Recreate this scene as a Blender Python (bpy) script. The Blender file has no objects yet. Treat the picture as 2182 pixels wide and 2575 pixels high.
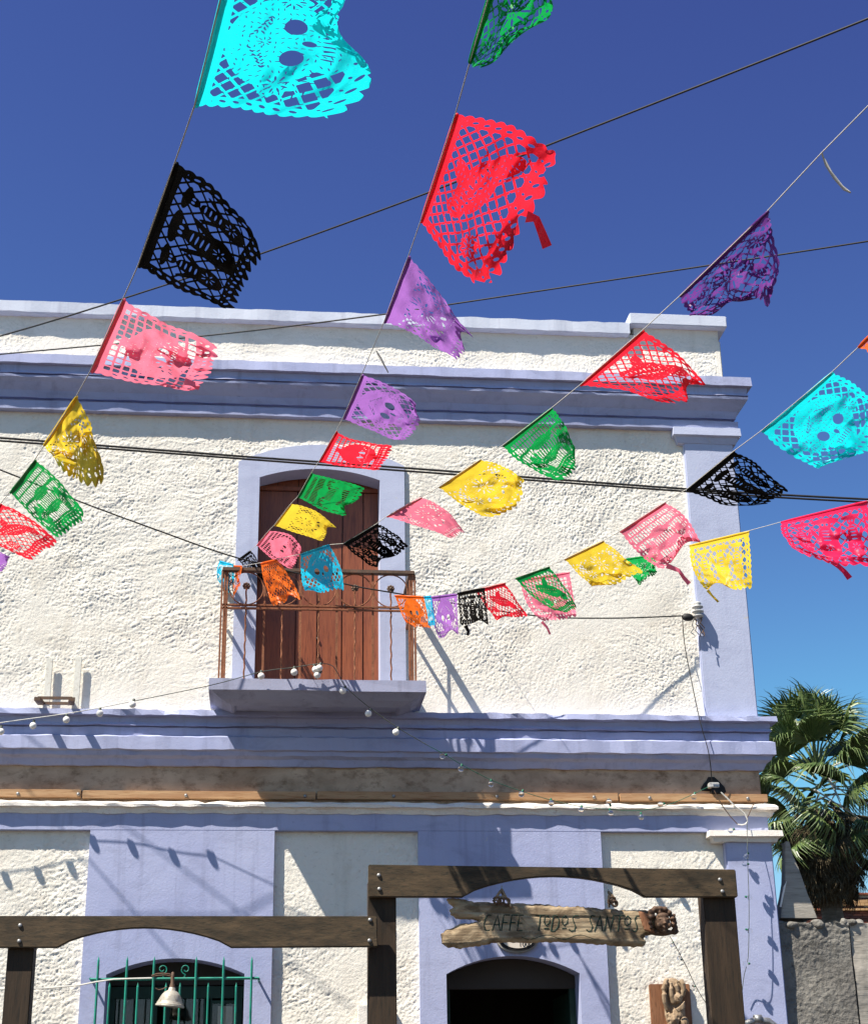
import bpy, bmesh, math, random
import numpy as np
from mathutils import Vector, Matrix
random.seed(7)
SC = bpy.context.scene
COL = SC.collection

# ------------------------------------------------------------------ camera
IW, IH = 2182.0, 2575.0            # photograph size
FPX = 3971.63                      # focal length in photograph pixels
PITCH, ROLL, YAW = 0.375979867, -0.016338585, 0.109853786
DIST, EYE = 13.0, 1.6
KD = IW / 1764.0                   # layout numbers below were read off a 1764 px wide view
_f = np.array([math.sin(YAW)*math.cos(PITCH), math.cos(YAW)*math.cos(PITCH), math.sin(PITCH)])
_r = np.array([math.cos(YAW), -math.sin(YAW), 0.0])
_u = np.cross(_r, _f)
CR = math.cos(ROLL)*_r + math.sin(ROLL)*_u
CU = -math.sin(ROLL)*_r + math.cos(ROLL)*_u
CF = _f
CC = np.array([0.0, -DIST, EYE])
def ray(x, y):
    return (x*KD-IW/2)/FPX*CR - (y*KD-IH/2)/FPX*CU + CF
def at(x, y, Y=0.0):
    d = ray(x, y); t = (Y-CC[1])/d[1]
    return CC + t*d
def atx(x, y, Y=0.0): return float(at(x, y, Y)[0])
def atz(x, y, Y=0.0): return float(at(x, y, Y)[2])
def deep(x, y, t): return CC + t*ray(x, y)

cam_d = bpy.data.cameras.new('camera')
cam_d.sensor_fit = 'HORIZONTAL'; cam_d.sensor_width = 36.0
cam_d.lens = FPX/IW*36.0
cam_d.clip_start = 0.1; cam_d.clip_end = 2000
cam = bpy.data.objects.new('camera', cam_d); COL.objects.link(cam)
cam.matrix_world = Matrix(((CR[0], CU[0], -CF[0], CC[0]), (CR[1], CU[1], -CF[1], CC[1]),
                           (CR[2], CU[2], -CF[2], CC[2]), (0, 0, 0, 1)))
SC.camera = cam

# ------------------------------------------------------------------ light
SUN = Vector((-1.63, -1.0, 2.85)).normalized()        # towards the sun
SUN_EL = math.asin(SUN.z); SUN_AZ = math.atan2(SUN.x, SUN.y)
world = bpy.data.worlds.new('World'); SC.world = world
world.use_nodes = True
wn = world.node_tree; wn.nodes.clear()
sky = wn.nodes.new('ShaderNodeTexSky'); sky.sky_type = 'NISHITA'
sky.sun_disc = False; sky.sun_elevation = SUN_EL; sky.sun_rotation = SUN_AZ
sky.altitude = 0; sky.air_density = 1.0; sky.dust_density = 0.2; sky.ozone_density = 3.0
# contrast of the clear desert sky: per-channel curve, straight above the knee
EXPOSURE = 1.0
SKY = 0.05
gn = SKY*2.30
sep = wn.nodes.new('ShaderNodeSeparateColor'); cmb = wn.nodes.new('ShaderNodeCombineColor')
wn.links.new(sky.outputs[0], sep.inputs[0])
def wmath(op, a, b):
    n = wn.nodes.new('ShaderNodeMath'); n.operation = op
    for i, v in enumerate((a, b)):
        if isinstance(v, (int, float)): n.inputs[i].default_value = v
        else: wn.links.new(v, n.inputs[i])
    return n.outputs[0]
for ch, pw, kk, knee, tail in ((0, 1.35, 1.18, .25, 1.3), (1, 2.0, 3.25, .42, .75), (2, 1.4, 1.62, .65, .5)):
    d_ = wmath('MULTIPLY', sep.outputs[ch], gn)
    lowp = wmath('MULTIPLY', wmath('POWER', wmath('MINIMUM', d_, knee), pw), kk)
    rest = wmath('MULTIPLY', wmath('MAXIMUM', wmath('SUBTRACT', d_, knee), 0.0), tail)
    wn.links.new(wmath('DIVIDE', wmath('ADD', lowp, rest), SKY*2**EXPOSURE), cmb.inputs[ch])
bg = wn.nodes.new('ShaderNodeBackground'); bg.inputs['Strength'].default_value = SKY
wo = wn.nodes.new('ShaderNodeOutputWorld')
wn.links.new(cmb.outputs[0], bg.inputs[0]); wn.links.new(bg.outputs[0], wo.inputs[0])
sl = bpy.data.lights.new('sun', 'SUN'); sl.energy = 5.0; sl.angle = math.radians(0.5); sl.color = (1.0, 0.93, 0.82)
so = bpy.data.objects.new('sun', sl); COL.objects.link(so)
so.rotation_euler = SUN.to_track_quat('Z', 'Y').to_euler(); so.location = (-15, -10, 30)
SC.view_settings.view_transform = 'Standard'; SC.view_settings.look = 'None'
SC.view_settings.exposure = EXPOSURE; SC.view_settings.gamma = 1.0; SC.view_settings.use_curve_mapping = False

# ------------------------------------------------------------------ materials
def new_mat(name):
    m = bpy.data.materials.new(name); m.use_nodes = True
    nt = m.node_tree; nt.nodes.clear()
    out = nt.nodes.new('ShaderNodeOutputMaterial')
    return m, nt, out
def pos_map(nt, scale=(1, 1, 1), rot=(0, 0, 0), obj=False):
    if obj:
        g = nt.nodes.new('ShaderNodeTexCoord'); o = g.outputs['Object']
    else:
        g = nt.nodes.new('ShaderNodeNewGeometry'); o = g.outputs['Position']
    mp = nt.nodes.new('ShaderNodeMapping'); mp.inputs['Scale'].default_value = scale; mp.inputs['Rotation'].default_value = rot
    nt.links.new(o, mp.inputs[0]); return mp.outputs[0]
def noise(nt, vec, scale, detail=5, rough=0.6, dist=0.0):
    n = nt.nodes.new('ShaderNodeTexNoise'); n.inputs['Scale'].default_value = scale
    n.inputs['Detail'].default_value = detail; n.inputs['Roughness'].default_value = rough; n.inputs['Distortion'].default_value = dist
    nt.links.new(vec, n.inputs['Vector']); return n.outputs['Fac']
def ramp(nt, fac, stops):
    r = nt.nodes.new('ShaderNodeValToRGB'); e = r.color_ramp.elements
    while len(e) < len(stops): e.new(0.5)
    for i, (p, c) in enumerate(stops):
        e[i].position = p; e[i].color = (*c, 1) if len(c) == 3 else c
    nt.links.new(fac, r.inputs[0]); return r.outputs[0]
def mix(nt, fac, a, b, mode='MIX'):
    m = nt.nodes.new('ShaderNodeMix'); m.data_type = 'RGBA'; m.blend_type = mode
    for s, v in ((m.inputs[0], fac), (m.inputs[6], a), (m.inputs[7], b)):
        if isinstance(v, (int, float)): s.default_value = v
        elif isinstance(v, tuple): s.default_value = (*v, 1)
        else: nt.links.new(v, s)
    return m.outputs[2]
def bump(nt, h, strength, dist):
    b = nt.nodes.new('ShaderNodeBump'); b.inputs['Strength'].default_value = strength; b.inputs['Distance'].default_value = dist
    nt.links.new(h, b.inputs['Height']); return b.outputs[0]
def finish(nt, out, col, rough=0.8, nrm=None, metal=0.0, spec=0.3):
    p = nt.nodes.new('ShaderNodeBsdfPrincipled')
    if isinstance(col, tuple): p.inputs['Base Color'].default_value = (*col, 1)
    else: nt.links.new(col, p.inputs['Base Color'])
    p.inputs['Roughness'].default_value = rough; p.inputs['Metallic'].default_value = metal
    p.inputs['Specular IOR Level'].default_value = spec
    if nrm is not None: nt.links.new(nrm, p.inputs['Normal'])
    nt.links.new(p.outputs[0], out.inputs[0]); return p
def grainy(name, c1, c2, scale=3.0, c3=None, stretch=(1, 1, 1), rough=0.85, bs=0.3, bd=0.004, bscale=40, metal=0.0, spec=0.3, rot=(0, 0, 0), obj=False, lo=0.35, hi=0.7):
    m, nt, out = new_mat(name)
    v = pos_map(nt, stretch, rot, obj)
    c = ramp(nt, noise(nt, v, scale, 6, 0.62, 0.3), [(lo, c1), (hi, c2)])
    if c3 is not None:
        v2 = pos_map(nt, stretch, rot, obj)
        c = mix(nt, ramp(nt, noise(nt, v2, scale*4.3, 4, 0.7), [(0.5, (0, 0, 0)), (0.72, (1, 1, 1))]), c, c3)
    finish(nt, out, c, rough, bump(nt, noise(nt, v, bscale, 4, 0.65), bs, bd), metal, spec)
    return m
def painted(name, base, dirt, pale, chip=0.0):
    """limewashed masonry: cloudy tone, drip streaks, hairline wear"""
    m, nt, out = new_mat(name)
    v = pos_map(nt)
    big = noise(nt, v, 0.9, 5, 0.6, 0.4)
    c = mix(nt, ramp(nt, big, [(0.38, (0, 0, 0)), (0.72, (1, 1, 1))]), base, pale)
    st = noise(nt, pos_map(nt, (9, 9, 0.55)), 1.0, 6, 0.65)
    c = mix(nt, ramp(nt, st, [(0.54, (0, 0, 0)), (0.80, (.65, .65, .65))]), c, dirt)
    sp = noise(nt, pos_map(nt, (1, 1, 1.6)), 17.0, 6, 0.7)
    c = mix(nt, ramp(nt, sp, [(0.64, (0, 0, 0)), (0.74, (.7, .7, .7))]), c, dirt)
    ch = noise(nt, pos_map(nt, (1, 1, 1.2)), 6.5, 7, 0.78, .5)
    c = mix(nt, ramp(nt, ch, [(0.665, (0, 0, 0)), (0.69, (.8, .8, .8))]), c, (.52, .49, .45))
    c = mix(nt, ramp(nt, noise(nt, pos_map(nt, (1, 1, 2.2)), 2.6, 6, 0.7, .6), [(0.5, (0, 0, 0)), (0.78, (.5, .5, .5))]), c, dirt)
    h = nt.nodes.new('ShaderNodeMath'); h.operation = 'ADD'
    nt.links.new(noise(nt, v, 9, 5, 0.6), h.inputs[0]); nt.links.new(noise(nt, v, 70, 3, 0.6), h.inputs[1])
    finish(nt, out, c, 0.85, bump(nt, h.outputs[0], 0.28, 0.006), 0, 0.2)
    return m
def stucco_mat(name, a, b, dirt):
    m, nt, out = new_mat(name)
    v = pos_map(nt)
    c = mix(nt, ramp(nt, noise(nt, v, 1.1, 5, 0.6, .3), [(0.35, (0, 0, 0)), (0.7, (1, 1, 1))]), a, b)
    c = mix(nt, ramp(nt, noise(nt, pos_map(nt, (1.2, 1, 1.8)), 19, 5, 0.72), [(0.58, (0, 0, 0)), (0.74, (.8, .8, .8))]), c, dirt)
    c = mix(nt, ramp(nt, noise(nt, pos_map(nt, (5, 5, .5)), 1.0, 5, 0.6), [(0.55, (0, 0, 0)), (0.85, (.5, .5, .5))]), c, dirt)
    c = mix(nt, ramp(nt, noise(nt, pos_map(nt, (1, 1, 1.3)), 2.4, 6, 0.7, .8), [(0.52, (0, 0, 0)), (0.75, (.45, .45, .45))]), c, dirt)
    finish(nt, out, c, 0.95, bump(nt, noise(nt, v, 90, 4, 0.75), 0.7, 0.006), 0, 0.1)
    return m
M = {}
M['stucco'] = stucco_mat('white stucco', (.80, .753, .655), (.84, .80, .71), (.50, .44, .345))
M['lime'] = stucco_mat('white limewash', (.80, .755, .68), (.84, .79, .72), (.50, .38, .30))
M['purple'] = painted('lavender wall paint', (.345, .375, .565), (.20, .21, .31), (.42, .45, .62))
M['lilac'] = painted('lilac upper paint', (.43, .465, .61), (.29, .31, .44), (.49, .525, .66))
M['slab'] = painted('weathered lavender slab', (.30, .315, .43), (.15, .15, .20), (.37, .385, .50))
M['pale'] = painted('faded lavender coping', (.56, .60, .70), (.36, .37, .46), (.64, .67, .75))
M['stain'] = grainy('stained bare render', (.28, .20, .135), (.55, .42, .30), 1.7, (.20, .135, .085), (1, 1, 1.6), .95, .5, .005, 45, lo=.3, hi=.62)
M['door'] = grainy('varnished door wood', (.20, .055, .025), (.30, .09, .035), 2.2, (.11, .03, .015), (9, 9, .7), .42, .25, .003, 14, 0, .4)
M['timber'] = grainy('stained timber', (.036, .026, .015), (.105, .070, .038), 3.2, (.022, .021, .014), (1.2, 2, 5), .75, .4, .004, 22)
M['timber_v'] = grainy('stained timber upright', (.026, .017, .010), (.058, .036, .020), 2.0, (.016, .013, .009), (6, 4, .6), .75, .4, .004, 18)
M['batten'] = grainy('raw pine batten', (.36, .20, .10), (.50, .32, .17), 2.0, (.28, .13, .05), (.7, 2, 9), .7, .35, .003, 16)
M['drift0'] = grainy('driftwood', (.20, .13, .065), (.50, .37, .20), 2.4, (.11, .065, .035), (1.6, 3, 9), .85, .5, .006, 12)
m_, nt_, out_ = new_mat('mottled driftwood')
v_ = pos_map(nt_, (1.6, 3, 9)); c_ = ramp(nt_, noise(nt_, v_, 2.4, 6, .62, .3), [(.33, (.22, .155, .092)), (.66, (.44, .345, .22))])
c_ = mix(nt_, ramp(nt_, noise(nt_, pos_map(nt_, (1, 1, 1.6)), 4.2, 5, .65, .6), [(.46, (0, 0, 0)), (.58, (.85, .85, .85))]), c_, (.13, .088, .05))  # dark patches: weathered mottling plus shade patches put into the colour
c_ = mix(nt_, ramp(nt_, noise(nt_, pos_map(nt_, (4, 3, 34)), 2.0, 4, .7), [(.62, (0, 0, 0)), (.74, (.7, .7, .7))]), c_, (.07, .045, .025))
finish(nt_, out_, c_, .85, bump(nt_, noise(nt_, v_, 12, 4, .65), .5, .006)); M['drift'] = m_
M['drift_dark'] = grainy('dark carved wood', (.075, .042, .026), (.17, .10, .06), 9, (.04, .022, .014), (1, 1, 1), .7, .4, .004, 40)
M['drift_pale'] = grainy('pale carved driftwood', (.24, .165, .10), (.40, .30, .20), 7, (.12, .07, .042), (3, 3, .8), .85, .4, .004, 30)
M['board'] = grainy('red brown board', (.20, .085, .04), (.30, .14, .07), 3, (.11, .045, .02), (7, 3, .8), .7, .35, .003, 20)
M['rust'] = grainy('rusty painted iron', (.20, .075, .035), (.34, .14, .07), 11, (.09, .04, .022), (1, 1, 1), .7, .3, .002, 60, .2)
M['iron'] = grainy('weathered dark iron', (.085, .055, .038), (.15, .10, .07), 9, (.20, .09, .05), (1, 1, 1), .7, .3, .002, 60, .2)
M['green_iron'] = grainy('green painted iron', (.006, .19, .13), (.012, .27, .19), 8, (.05, .14, .10), (1, 1, 1), .45, .2, .001, 60, 0, .5)
M['green_dark'] = grainy('dark green window wood', (.012, .035, .024), (.02, .055, .038), 6, None, (1, 1, 1), .6, .2, .001, 60)
M['concrete'] = grainy('rough concrete', (.15, .14, .125), (.25, .235, .205), 2.6, (.085, .08, .07), (1, 1, 1), .95, .9, .02, 26)
M['concrete_pale'] = grainy('board marked concrete', (.30, .275, .235), (.40, .365, .31), 2.2, (.20, .18, .15), (.7, .7, 7), .9, .5, .006, 16)
M['mortar'] = grainy('lime mortar', (.42, .35, .25), (.54, .46, .35), 6, None, (1, 1, 1), .95, .4, .004, 50)
M['brick_red'] = grainy('red brick', (.24, .075, .045), (.34, .12, .07), 1.3, (.16, .05, .035), (1, 1, 1), .9, .4, .004, 40)
M['brick_ochre'] = grainy('ochre brick', (.42, .25, .11), (.55, .35, .18), 1.3, (.30, .15, .08), (1, 1, 1), .9, .4, .004, 40)
M['brick_dark'] = grainy('dark brick', (.10, .04, .03), (.16, .065, .045), 1.3, (.07, .03, .025), (1, 1, 1), .9, .4, .004, 40)
M['cable'] = grainy('black cable', (.016, .015, .014), (.028, .026, .024), 20, None, (1, 1, 1), .6, .1, .001, 60)
M['twine'] = grainy('pale twine', (.42, .40, .36), (.58, .55, .50), 60, None, (1, 1, 1), .9, .3, .001, 200)
M['white_wire'] = grainy('white flex', (.62, .60, .54), (.74, .72, .66), 20, None, (1, 1, 1), .5, .1, .001, 60)
M['bulb_white'] = grainy('opal bulb', (.80, .78, .72), (.86, .84, .80), 5, None, (1, 1, 1), .18, .0, .001, 60, 0, .5)
M['socket_green'] = grainy('green lamp socket', (.012, .10, .06), (.02, .16, .09), 30, None, (1, 1, 1), .5, .1, .001, 60)
M['socket_dark'] = grainy('grey green socket', (.06, .075, .06), (.11, .12, .10), 30, None, (1, 1, 1), .5, .1, .001, 60)
M['zinc'] = grainy('galvanised steel', (.26, .26, .26), (.38, .38, .37), 14, (.18, .17, .16), (1, 1, 1), .55, .1, .001, 60, .8)
M['enamel'] = grainy('old enamel shade', (.36, .335, .28), (.48, .45, .39), 9, (.22, .16, .10), (1, 1, 1), .45, .15, .001, 60, .15)
M['plastic_grey'] = grainy('grey plastic', (.42, .42, .41), (.55, .55, .53), 12, (.2, .19, .17), (1, 1, 1), .6, .1, .001, 60)
M['strap_white'] = grainy('white painted strap', (.66, .64, .56), (.76, .74, .66), 9, (.48, .44, .36), (1, 1, 1), .7, .2, .001, 60)
M['glyph'] = grainy('dark green lettering', (.012, .03, .02), (.025, .05, .035), 20, None, (1, 1, 1), .8, .1, .001, 60)
M['plaque_cream'] = grainy('cream plaque', (.62, .54, .44), (.72, .65, .55), 8, None, (1, 1, 1), .6, .1, .001, 60)
M['black'] = grainy('black paint', (.008, .008, .008), (.016, .015, .014), 8, None, (1, 1, 1), .6, .1, .001, 60)
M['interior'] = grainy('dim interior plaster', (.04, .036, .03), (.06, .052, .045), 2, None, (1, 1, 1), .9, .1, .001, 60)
M['road'] = grainy('worn dusty asphalt', (.045, .035, .026), (.065, .050, .037), .8, (.035, .028, .02), (1, 1, 1), .95, .5, .01, 14)
M['paving'] = grainy('dusty pavement', (.065, .050, .037), (.095, .075, .055), .8, (.05, .04, .03), (1, 1, 1), .95, .5, .01, 14)
M['frond'] = grainy('palm leaf', (.055, .100, .026), (.12, .17, .05), 3.0, (.18, .20, .075), (1, 1, 1), .42, .1, .002, 20, 0, .55)
M['frond_dry'] = grainy('dead palm leaf', (.030, .022, .011), (.095, .07, .036), 3.5, (.17, .13, .07), (1, 1, 1), .8, .2, .002, 20)
M['bark'] = grainy('palm bark', (.10, .075, .05), (.19, .15, .11), 5, None, (1, 1, 5), .9, .6, .01, 12)
def glass_mat(name, tint, rough=.03, trans=1.0):
    m, nt, out = new_mat(name)
    p = finish(nt, out, tint, rough, None, 0, .5); p.inputs['Transmission Weight'].default_value = trans; p.inputs['IOR'].default_value = 1.45
    return m
M['glass'] = glass_mat('clear bulb glass', (.95, .96, .96))
M['pane'] = glass_mat('window pane', (.80, .83, .81), .04, 1.0)
def paper_mat(name, c, trans=.42, gl=.035):
    m, nt, out = new_mat(name)
    v = pos_map(nt)
    n = noise(nt, v, 7, 4, .6)
    dark = tuple(x*.90 for x in c)
    col = mix(nt, ramp(nt, n, [(.35, (0, 0, 0)), (.7, (1, 1, 1))]), c, dark)
    d = nt.nodes.new('ShaderNodeBsdfDiffuse'); t = nt.nodes.new('ShaderNodeBsdfTranslucent'); g = nt.nodes.new('ShaderNodeBsdfGlossy')
    g.inputs['Roughness'].default_value = .38; g.inputs['Color'].default_value = (1, 1, 1, 1)
    bn = bump(nt, noise(nt, v, 22, 4, .6, .8), .5, .01)
    for s in (d, t, g): nt.links.new(bn, s.inputs['Normal'])
    nt.links.new(col, d.inputs[0]); nt.links.new(col, t.inputs[0])
    a = nt.nodes.new('ShaderNodeMixShader'); a.inputs[0].default_value = trans
    nt.links.new(d.outputs[0], a.inputs[1]); nt.links.new(t.outputs[0], a.inputs[2])
    b = nt.nodes.new('ShaderNodeMixShader'); b.inputs[0].default_value = gl
    nt.links.new(a.outputs[0], b.inputs[1]); nt.links.new(g.outputs[0], b.inputs[2])
    nt.links.new(b.outputs[0], out.inputs[0])
    return m
PAPER = {'teal': (.008, .74, .78), 'blue': (.008, .46, .68), 'red': (.88, .022, .045), 'pink': (.86, .20, .29), 'magenta': (.78, .02, .10), 'purple': (.38, .15, .52),
         'violet': (.17, .045, .26), 'black': (.0045, .004, .0035), 'yellow': (.80, .58, .04), 'green': (.005, .33, .065), 'orange': (.80, .15, .014)}
PM = {k: paper_mat(k+' paper', v, .06 if k == 'black' else .48, gl=.008 if k == 'black' else .018) for k, v in PAPER.items()}

# ------------------------------------------------------------------ object helpers
def props(o, label=None, cat=None, group=None, kind=None):
    if label: o['label'] = label
    if cat: o['category'] = cat
    if group: o['group'] = group
    if kind: o['kind'] = kind
    return o
WORLD = {}
def thing(name, label, cat, loc=(0, 0, 0), group=None):
    o = bpy.data.objects.new(name, None); COL.objects.link(o)
    o.empty_display_size = .1; o.location = loc; WORLD[o.name] = Vector(loc)
    return props(o, label, cat, group)
def wloc(o): return WORLD.get(o.name, Vector((0, 0, 0)))
def link(name, me, mat, parent=None, loc=None):
    """loc = world position of the mesh origin"""
    o = bpy.data.objects.new(name, me); COL.objects.link(o)
    if mat is not None and not me.materials: me.materials.append(mat)
    p = wloc(parent) if parent is not None else Vector((0, 0, 0))
    l = Vector(loc) if loc is not None else Vector((0, 0, 0))
    o.parent = parent; o.location = l - p; WORLD[o.name] = l
    return o
class MB:
    def __init__(s): s.v = []; s.f = []
    def add(s, vs, fs):
        n = len(s.v); s.v += [tuple(map(float, v)) for v in vs]; s.f += [tuple(i+n for i in f) for f in fs]; return s
    def box(s, x0, x1, y0, y1, z0, z1):
        return s.add([(x0, y0, z0), (x1, y0, z0), (x1, y1, z0), (x0, y1, z0), (x0, y0, z1), (x1, y0, z1), (x1, y1, z1), (x0, y1, z1)],
                     [(0, 3, 2, 1), (4, 5, 6, 7), (0, 1, 5, 4), (1, 2, 6, 5), (2, 3, 7, 6), (3, 0, 4, 7)])
    def prism(s, poly, y0, y1):
        n = len(poly)
        vs = [(x, y0, z) for x, z in poly] + [(x, y1, z) for x, z in poly]
        return s.add(vs, [tuple(range(n)), tuple(range(2*n-1, n-1, -1))] + [(i, n+i, n+(i+1) % n, (i+1) % n) for i in range(n)])
    def tube(s, pts, r, n=6, cap=True):
        P = [Vector(p) for p in pts]; rr = r if hasattr(r, '__len__') else [r]*len(P)
        up = Vector((.13, .21, 1)).normalized(); vs = []; fs = []
        for i, p in enumerate(P):
            d = (P[min(i+1, len(P)-1)] - P[max(i-1, 0)]).normalized()
            a = d.cross(up)
            if a.length < 1e-3: a = d.cross(Vector((1, 0, 0)))
            a.normalize(); b = d.cross(a).normalized()
            for k in range(n):
                t = 2*math.pi*k/n; vs.append(p + rr[i]*(math.cos(t)*a + math.sin(t)*b))
        for i in range(len(P)-1):
            for k in range(n):
                fs.append((i*n+k, i*n+(k+1) % n, (i+1)*n+(k+1) % n, (i+1)*n+k))
        if cap: fs += [tuple(range(n-1, -1, -1)), tuple(range((len(P)-1)*n, len(P)*n))]
        return s.add(vs, fs)
    def ellipsoid(s, c, r, n=10, m=7, rot=None):
        vs = []; fs = []
        R = rot if rot is not None else Matrix.Identity(3)
        for j in range(m+1):
            ph = math.pi*j/m
            for k in range(n):
                t = 2*math.pi*k/n
                q = R @ Vector((r[0]*math.sin(ph)*math.cos(t), r[1]*math.sin(ph)*math.sin(t), r[2]*math.cos(ph)))
                vs.append(q + Vector(c))
        for j in range(m):
            for k in range(n):
                fs.append((j*n+k, (j+1)*n+k, (j+1)*n+(k+1) % n, j*n+(k+1) % n))
        return s.add(vs, fs)
    def lathe(s, prof, c, n=20, axis=None):
        vs = []; fs = []
        R = Vector((0, 0, 1)).rotation_difference(Vector(axis)).to_matrix() if axis is not None else Matrix.Identity(3)
        for r, z in prof:
            for k in range(n):
                t = 2*math.pi*k/n; vs.append(R @ Vector((r*math.cos(t), r*math.sin(t), z)) + Vector(c))
        for j in range(len(prof)-1):
            for k in range(n):
                fs.append((j*n+k, j*n+(k+1) % n, (j+1)*n+(k+1) % n, (j+1)*n+k))
        return s.add(vs, fs)
    def build(s, name, mat, parent=None, origin=None, smooth=False, bevel=0.0, seg=2):
        if origin is None and parent is not None: origin = wloc(parent)
        O = Vector(origin) if origin is not None else Vector((0, 0, 0))
        me = bpy.data.meshes.new(name)
        me.from_pydata([(v[0]-O.x, v[1]-O.y, v[2]-O.z) for v in s.v], [], s.f)
        bm = bmesh.new(); bm.from_mesh(me)
        bmesh.ops.remove_doubles(bm, verts=bm.verts, dist=1e-5)
        bmesh.ops.recalc_face_normals(bm, faces=bm.faces)
        if bevel: bmesh.ops.bevel(bm, geom=[e for e in bm.edges if len(e.link_faces) == 2 and e.calc_face_angle(0) > .5], offset=bevel, segments=seg, affect='EDGES', clamp_overlap=True)
        bm.to_mesh(me); bm.free()
        if smooth: me.polygons.foreach_set('use_smooth', [True]*len(me.polygons))
        return link(name, me, mat, parent, O)
# numpy gradient noise
def _hash(ix, iz, seed):
    h = (ix*374761393 + iz*668265263 + seed*974711) & 0xffffffff
    h = ((h ^ (h >> 13))*1274126177) & 0xffffffff
    return ((h ^ (h >> 16)) & 0xffff)/65535.0*2*np.pi
def perlin(x, z, seed=0):
    x = np.asarray(x, float); z = np.asarray(z, float)
    ix = np.floor(x).astype(np.int64); iz = np.floor(z).astype(np.int64); fx = x-ix; fz = z-iz
    def g(dx, dz):
        a = _hash(ix+dx, iz+dz, seed); return np.cos(a)*(fx-dx)+np.sin(a)*(fz-dz)
    sx = fx*fx*fx*(fx*(fx*6-15)+10); sz = fz*fz*fz*(fz*(fz*6-15)+10)
    a = g(0, 0)*(1-sx)+g(1, 0)*sx; b = g(0, 1)*(1-sx)+g(1, 1)*sx
    return 1.5*(a*(1-sz)+b*sz)
def n1(x, seed): return float(perlin(x, seed*3.7+.31, seed))
def grid_mesh(name, V, nx, nz, keep=None, smooth=True):
    """V: (nz,nx,3)"""
    idx = np.arange(nx*nz).reshape(nz, nx)
    q = np.stack([idx[:-1, :-1], idx[:-1, 1:], idx[1:, 1:], idx[1:, :-1]], -1).reshape(-1, 4)
    if keep is not None: q = q[keep.reshape(-1)]
    me = bpy.data.meshes.new(name)
    me.vertices.add(nx*nz); me.vertices.foreach_set('co', V.reshape(-1).astype(np.float32))
    me.loops.add(q.size); me.loops.foreach_set('vertex_index', q.reshape(-1).astype(np.int32))
    me.polygons.add(len(q)); me.polygons.foreach_set('loop_start', np.arange(0, q.size, 4, dtype=np.int32))
    me.update(calc_edges=True); me.validate()
    if smooth: me.polygons.foreach_set('use_smooth', np.ones(len(q), bool))
    return me
def stucco(name, x0, x1, z0, z1, y, parent, res=.0078, amp=1.0, seed=1, keep=None, mat='stucco', smoothband=None):
    nx = max(2, int((x1-x0)/res)); nz = max(2, int((z1-z0)/res))
    X, Z = np.meshgrid(np.linspace(x0, x1, nx), np.linspace(z0, z1, nz))
    ang = .5*perlin(X*.45, Z*.45, seed+9)+.25          # trowel direction wanders
    ca, sa = np.cos(ang), np.sin(ang)
    wx = X+.03*perlin(X*7, Z*7, seed+5); wz = Z+.03*perlin(X*7+9, Z*7, seed+6)
    U = (wx*ca+wz*sa); Wv = (-wx*sa+wz*ca)
    a = perlin(U*30, Wv*40, seed); b = perlin(wx*58+3, wz*62, seed+1); c = perlin(X*92, Z*96, seed+2); d = perlin(X*4.2, Z*4.8, seed+3)
    e = perlin(wx*25+7, wz*31+3, seed+8); st = perlin(U*7, Wv*27, seed+15)
    h = .0020*a + .0030*b + .0032*c - .0085*np.clip(e-.30, 0, 1) + .0024*np.clip(st, -.2, 1) + .005*d
    dens = np.clip(.85+.75*perlin(X*.9+4, Z*.9, seed+7)+.45*perlin(X*2.3, Z*2.9+5, seed+12), .25, 1.6)
    h = h*dens*amp
    if smoothband is not None: h = h*smoothband(X, Z)
    V = np.stack([X, y-h, Z], -1)
    k = None
    if keep is not None:
        xc = (X[:-1, :-1]+X[1:, 1:])/2; zc = (Z[:-1, :-1]+Z[1:, 1:])/2; k = keep(xc, zc)
    p = wloc(parent); V = V - np.array(p)
    return link(name, grid_mesh(name, V, nx, nz, k, smooth=False), M[mat], parent, p)
def profile(name, pts, x0, xe, mat, parent, ret=.6, step=.06, jit=.004, seed=3, left=0.0, chips=0.0):
    """moulding run along x: pts = (projection, z); returns round the right-hand end"""
    mb = MB(); xs = list(np.arange(x0, xe, step)) + [xe]
    rows = []
    for i, x in enumerate(xs):
        row = []
        for j, (P, z) in enumerate(pts):
            dz = 1.7*jit*n1(x*6.1+j*7, seed+j) + jit*.7*n1(x*19+j, seed+20+j); dp = 1.7*jit*n1(x*5.3+j*3, seed+40+j)
            if chips and j in (1, 2):
                c = n1(x*3.1+j, seed+77); 
                if c > .38: dp -= chips*(c-.38)*2; dz -= chips*(c-.38)*(1.4 if j == 1 else -.6)
            row.append((x, -(P+(dp if P > .01 else 0)), z+dz))
        rows.append(row)
    rows.append([(xe+P, -P, z) for P, z in pts]); rows.append([(xe+P, ret, z) for P, z in pts])
    if left: rows.insert(0, [(x0-P, -P, z) for P, z in pts]); rows.insert(0, [(x0-P, ret, z) for P, z in pts])
    n = len(pts); vs = [v for r in rows for v in r]
    fs = [(i*n+j, (i+1)*n+j, (i+1)*n+j+1, i*n+j+1) for i in range(len(rows)-1) for j in range(n-1)]
    return mb.add(vs, fs).build(name, M[mat], parent)
def arc(xa, xb, zs, zc):
    h = (xb-xa)/2; s = zc-zs; R = (h*h+s*s)/(2*s); cx = (xa+xb)/2
    return lambda x: zc-R+math.sqrt(max(R*R-(x-cx)**2, 0)) if xa-1e-6 <= x <= xb+1e-6 else zs
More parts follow.
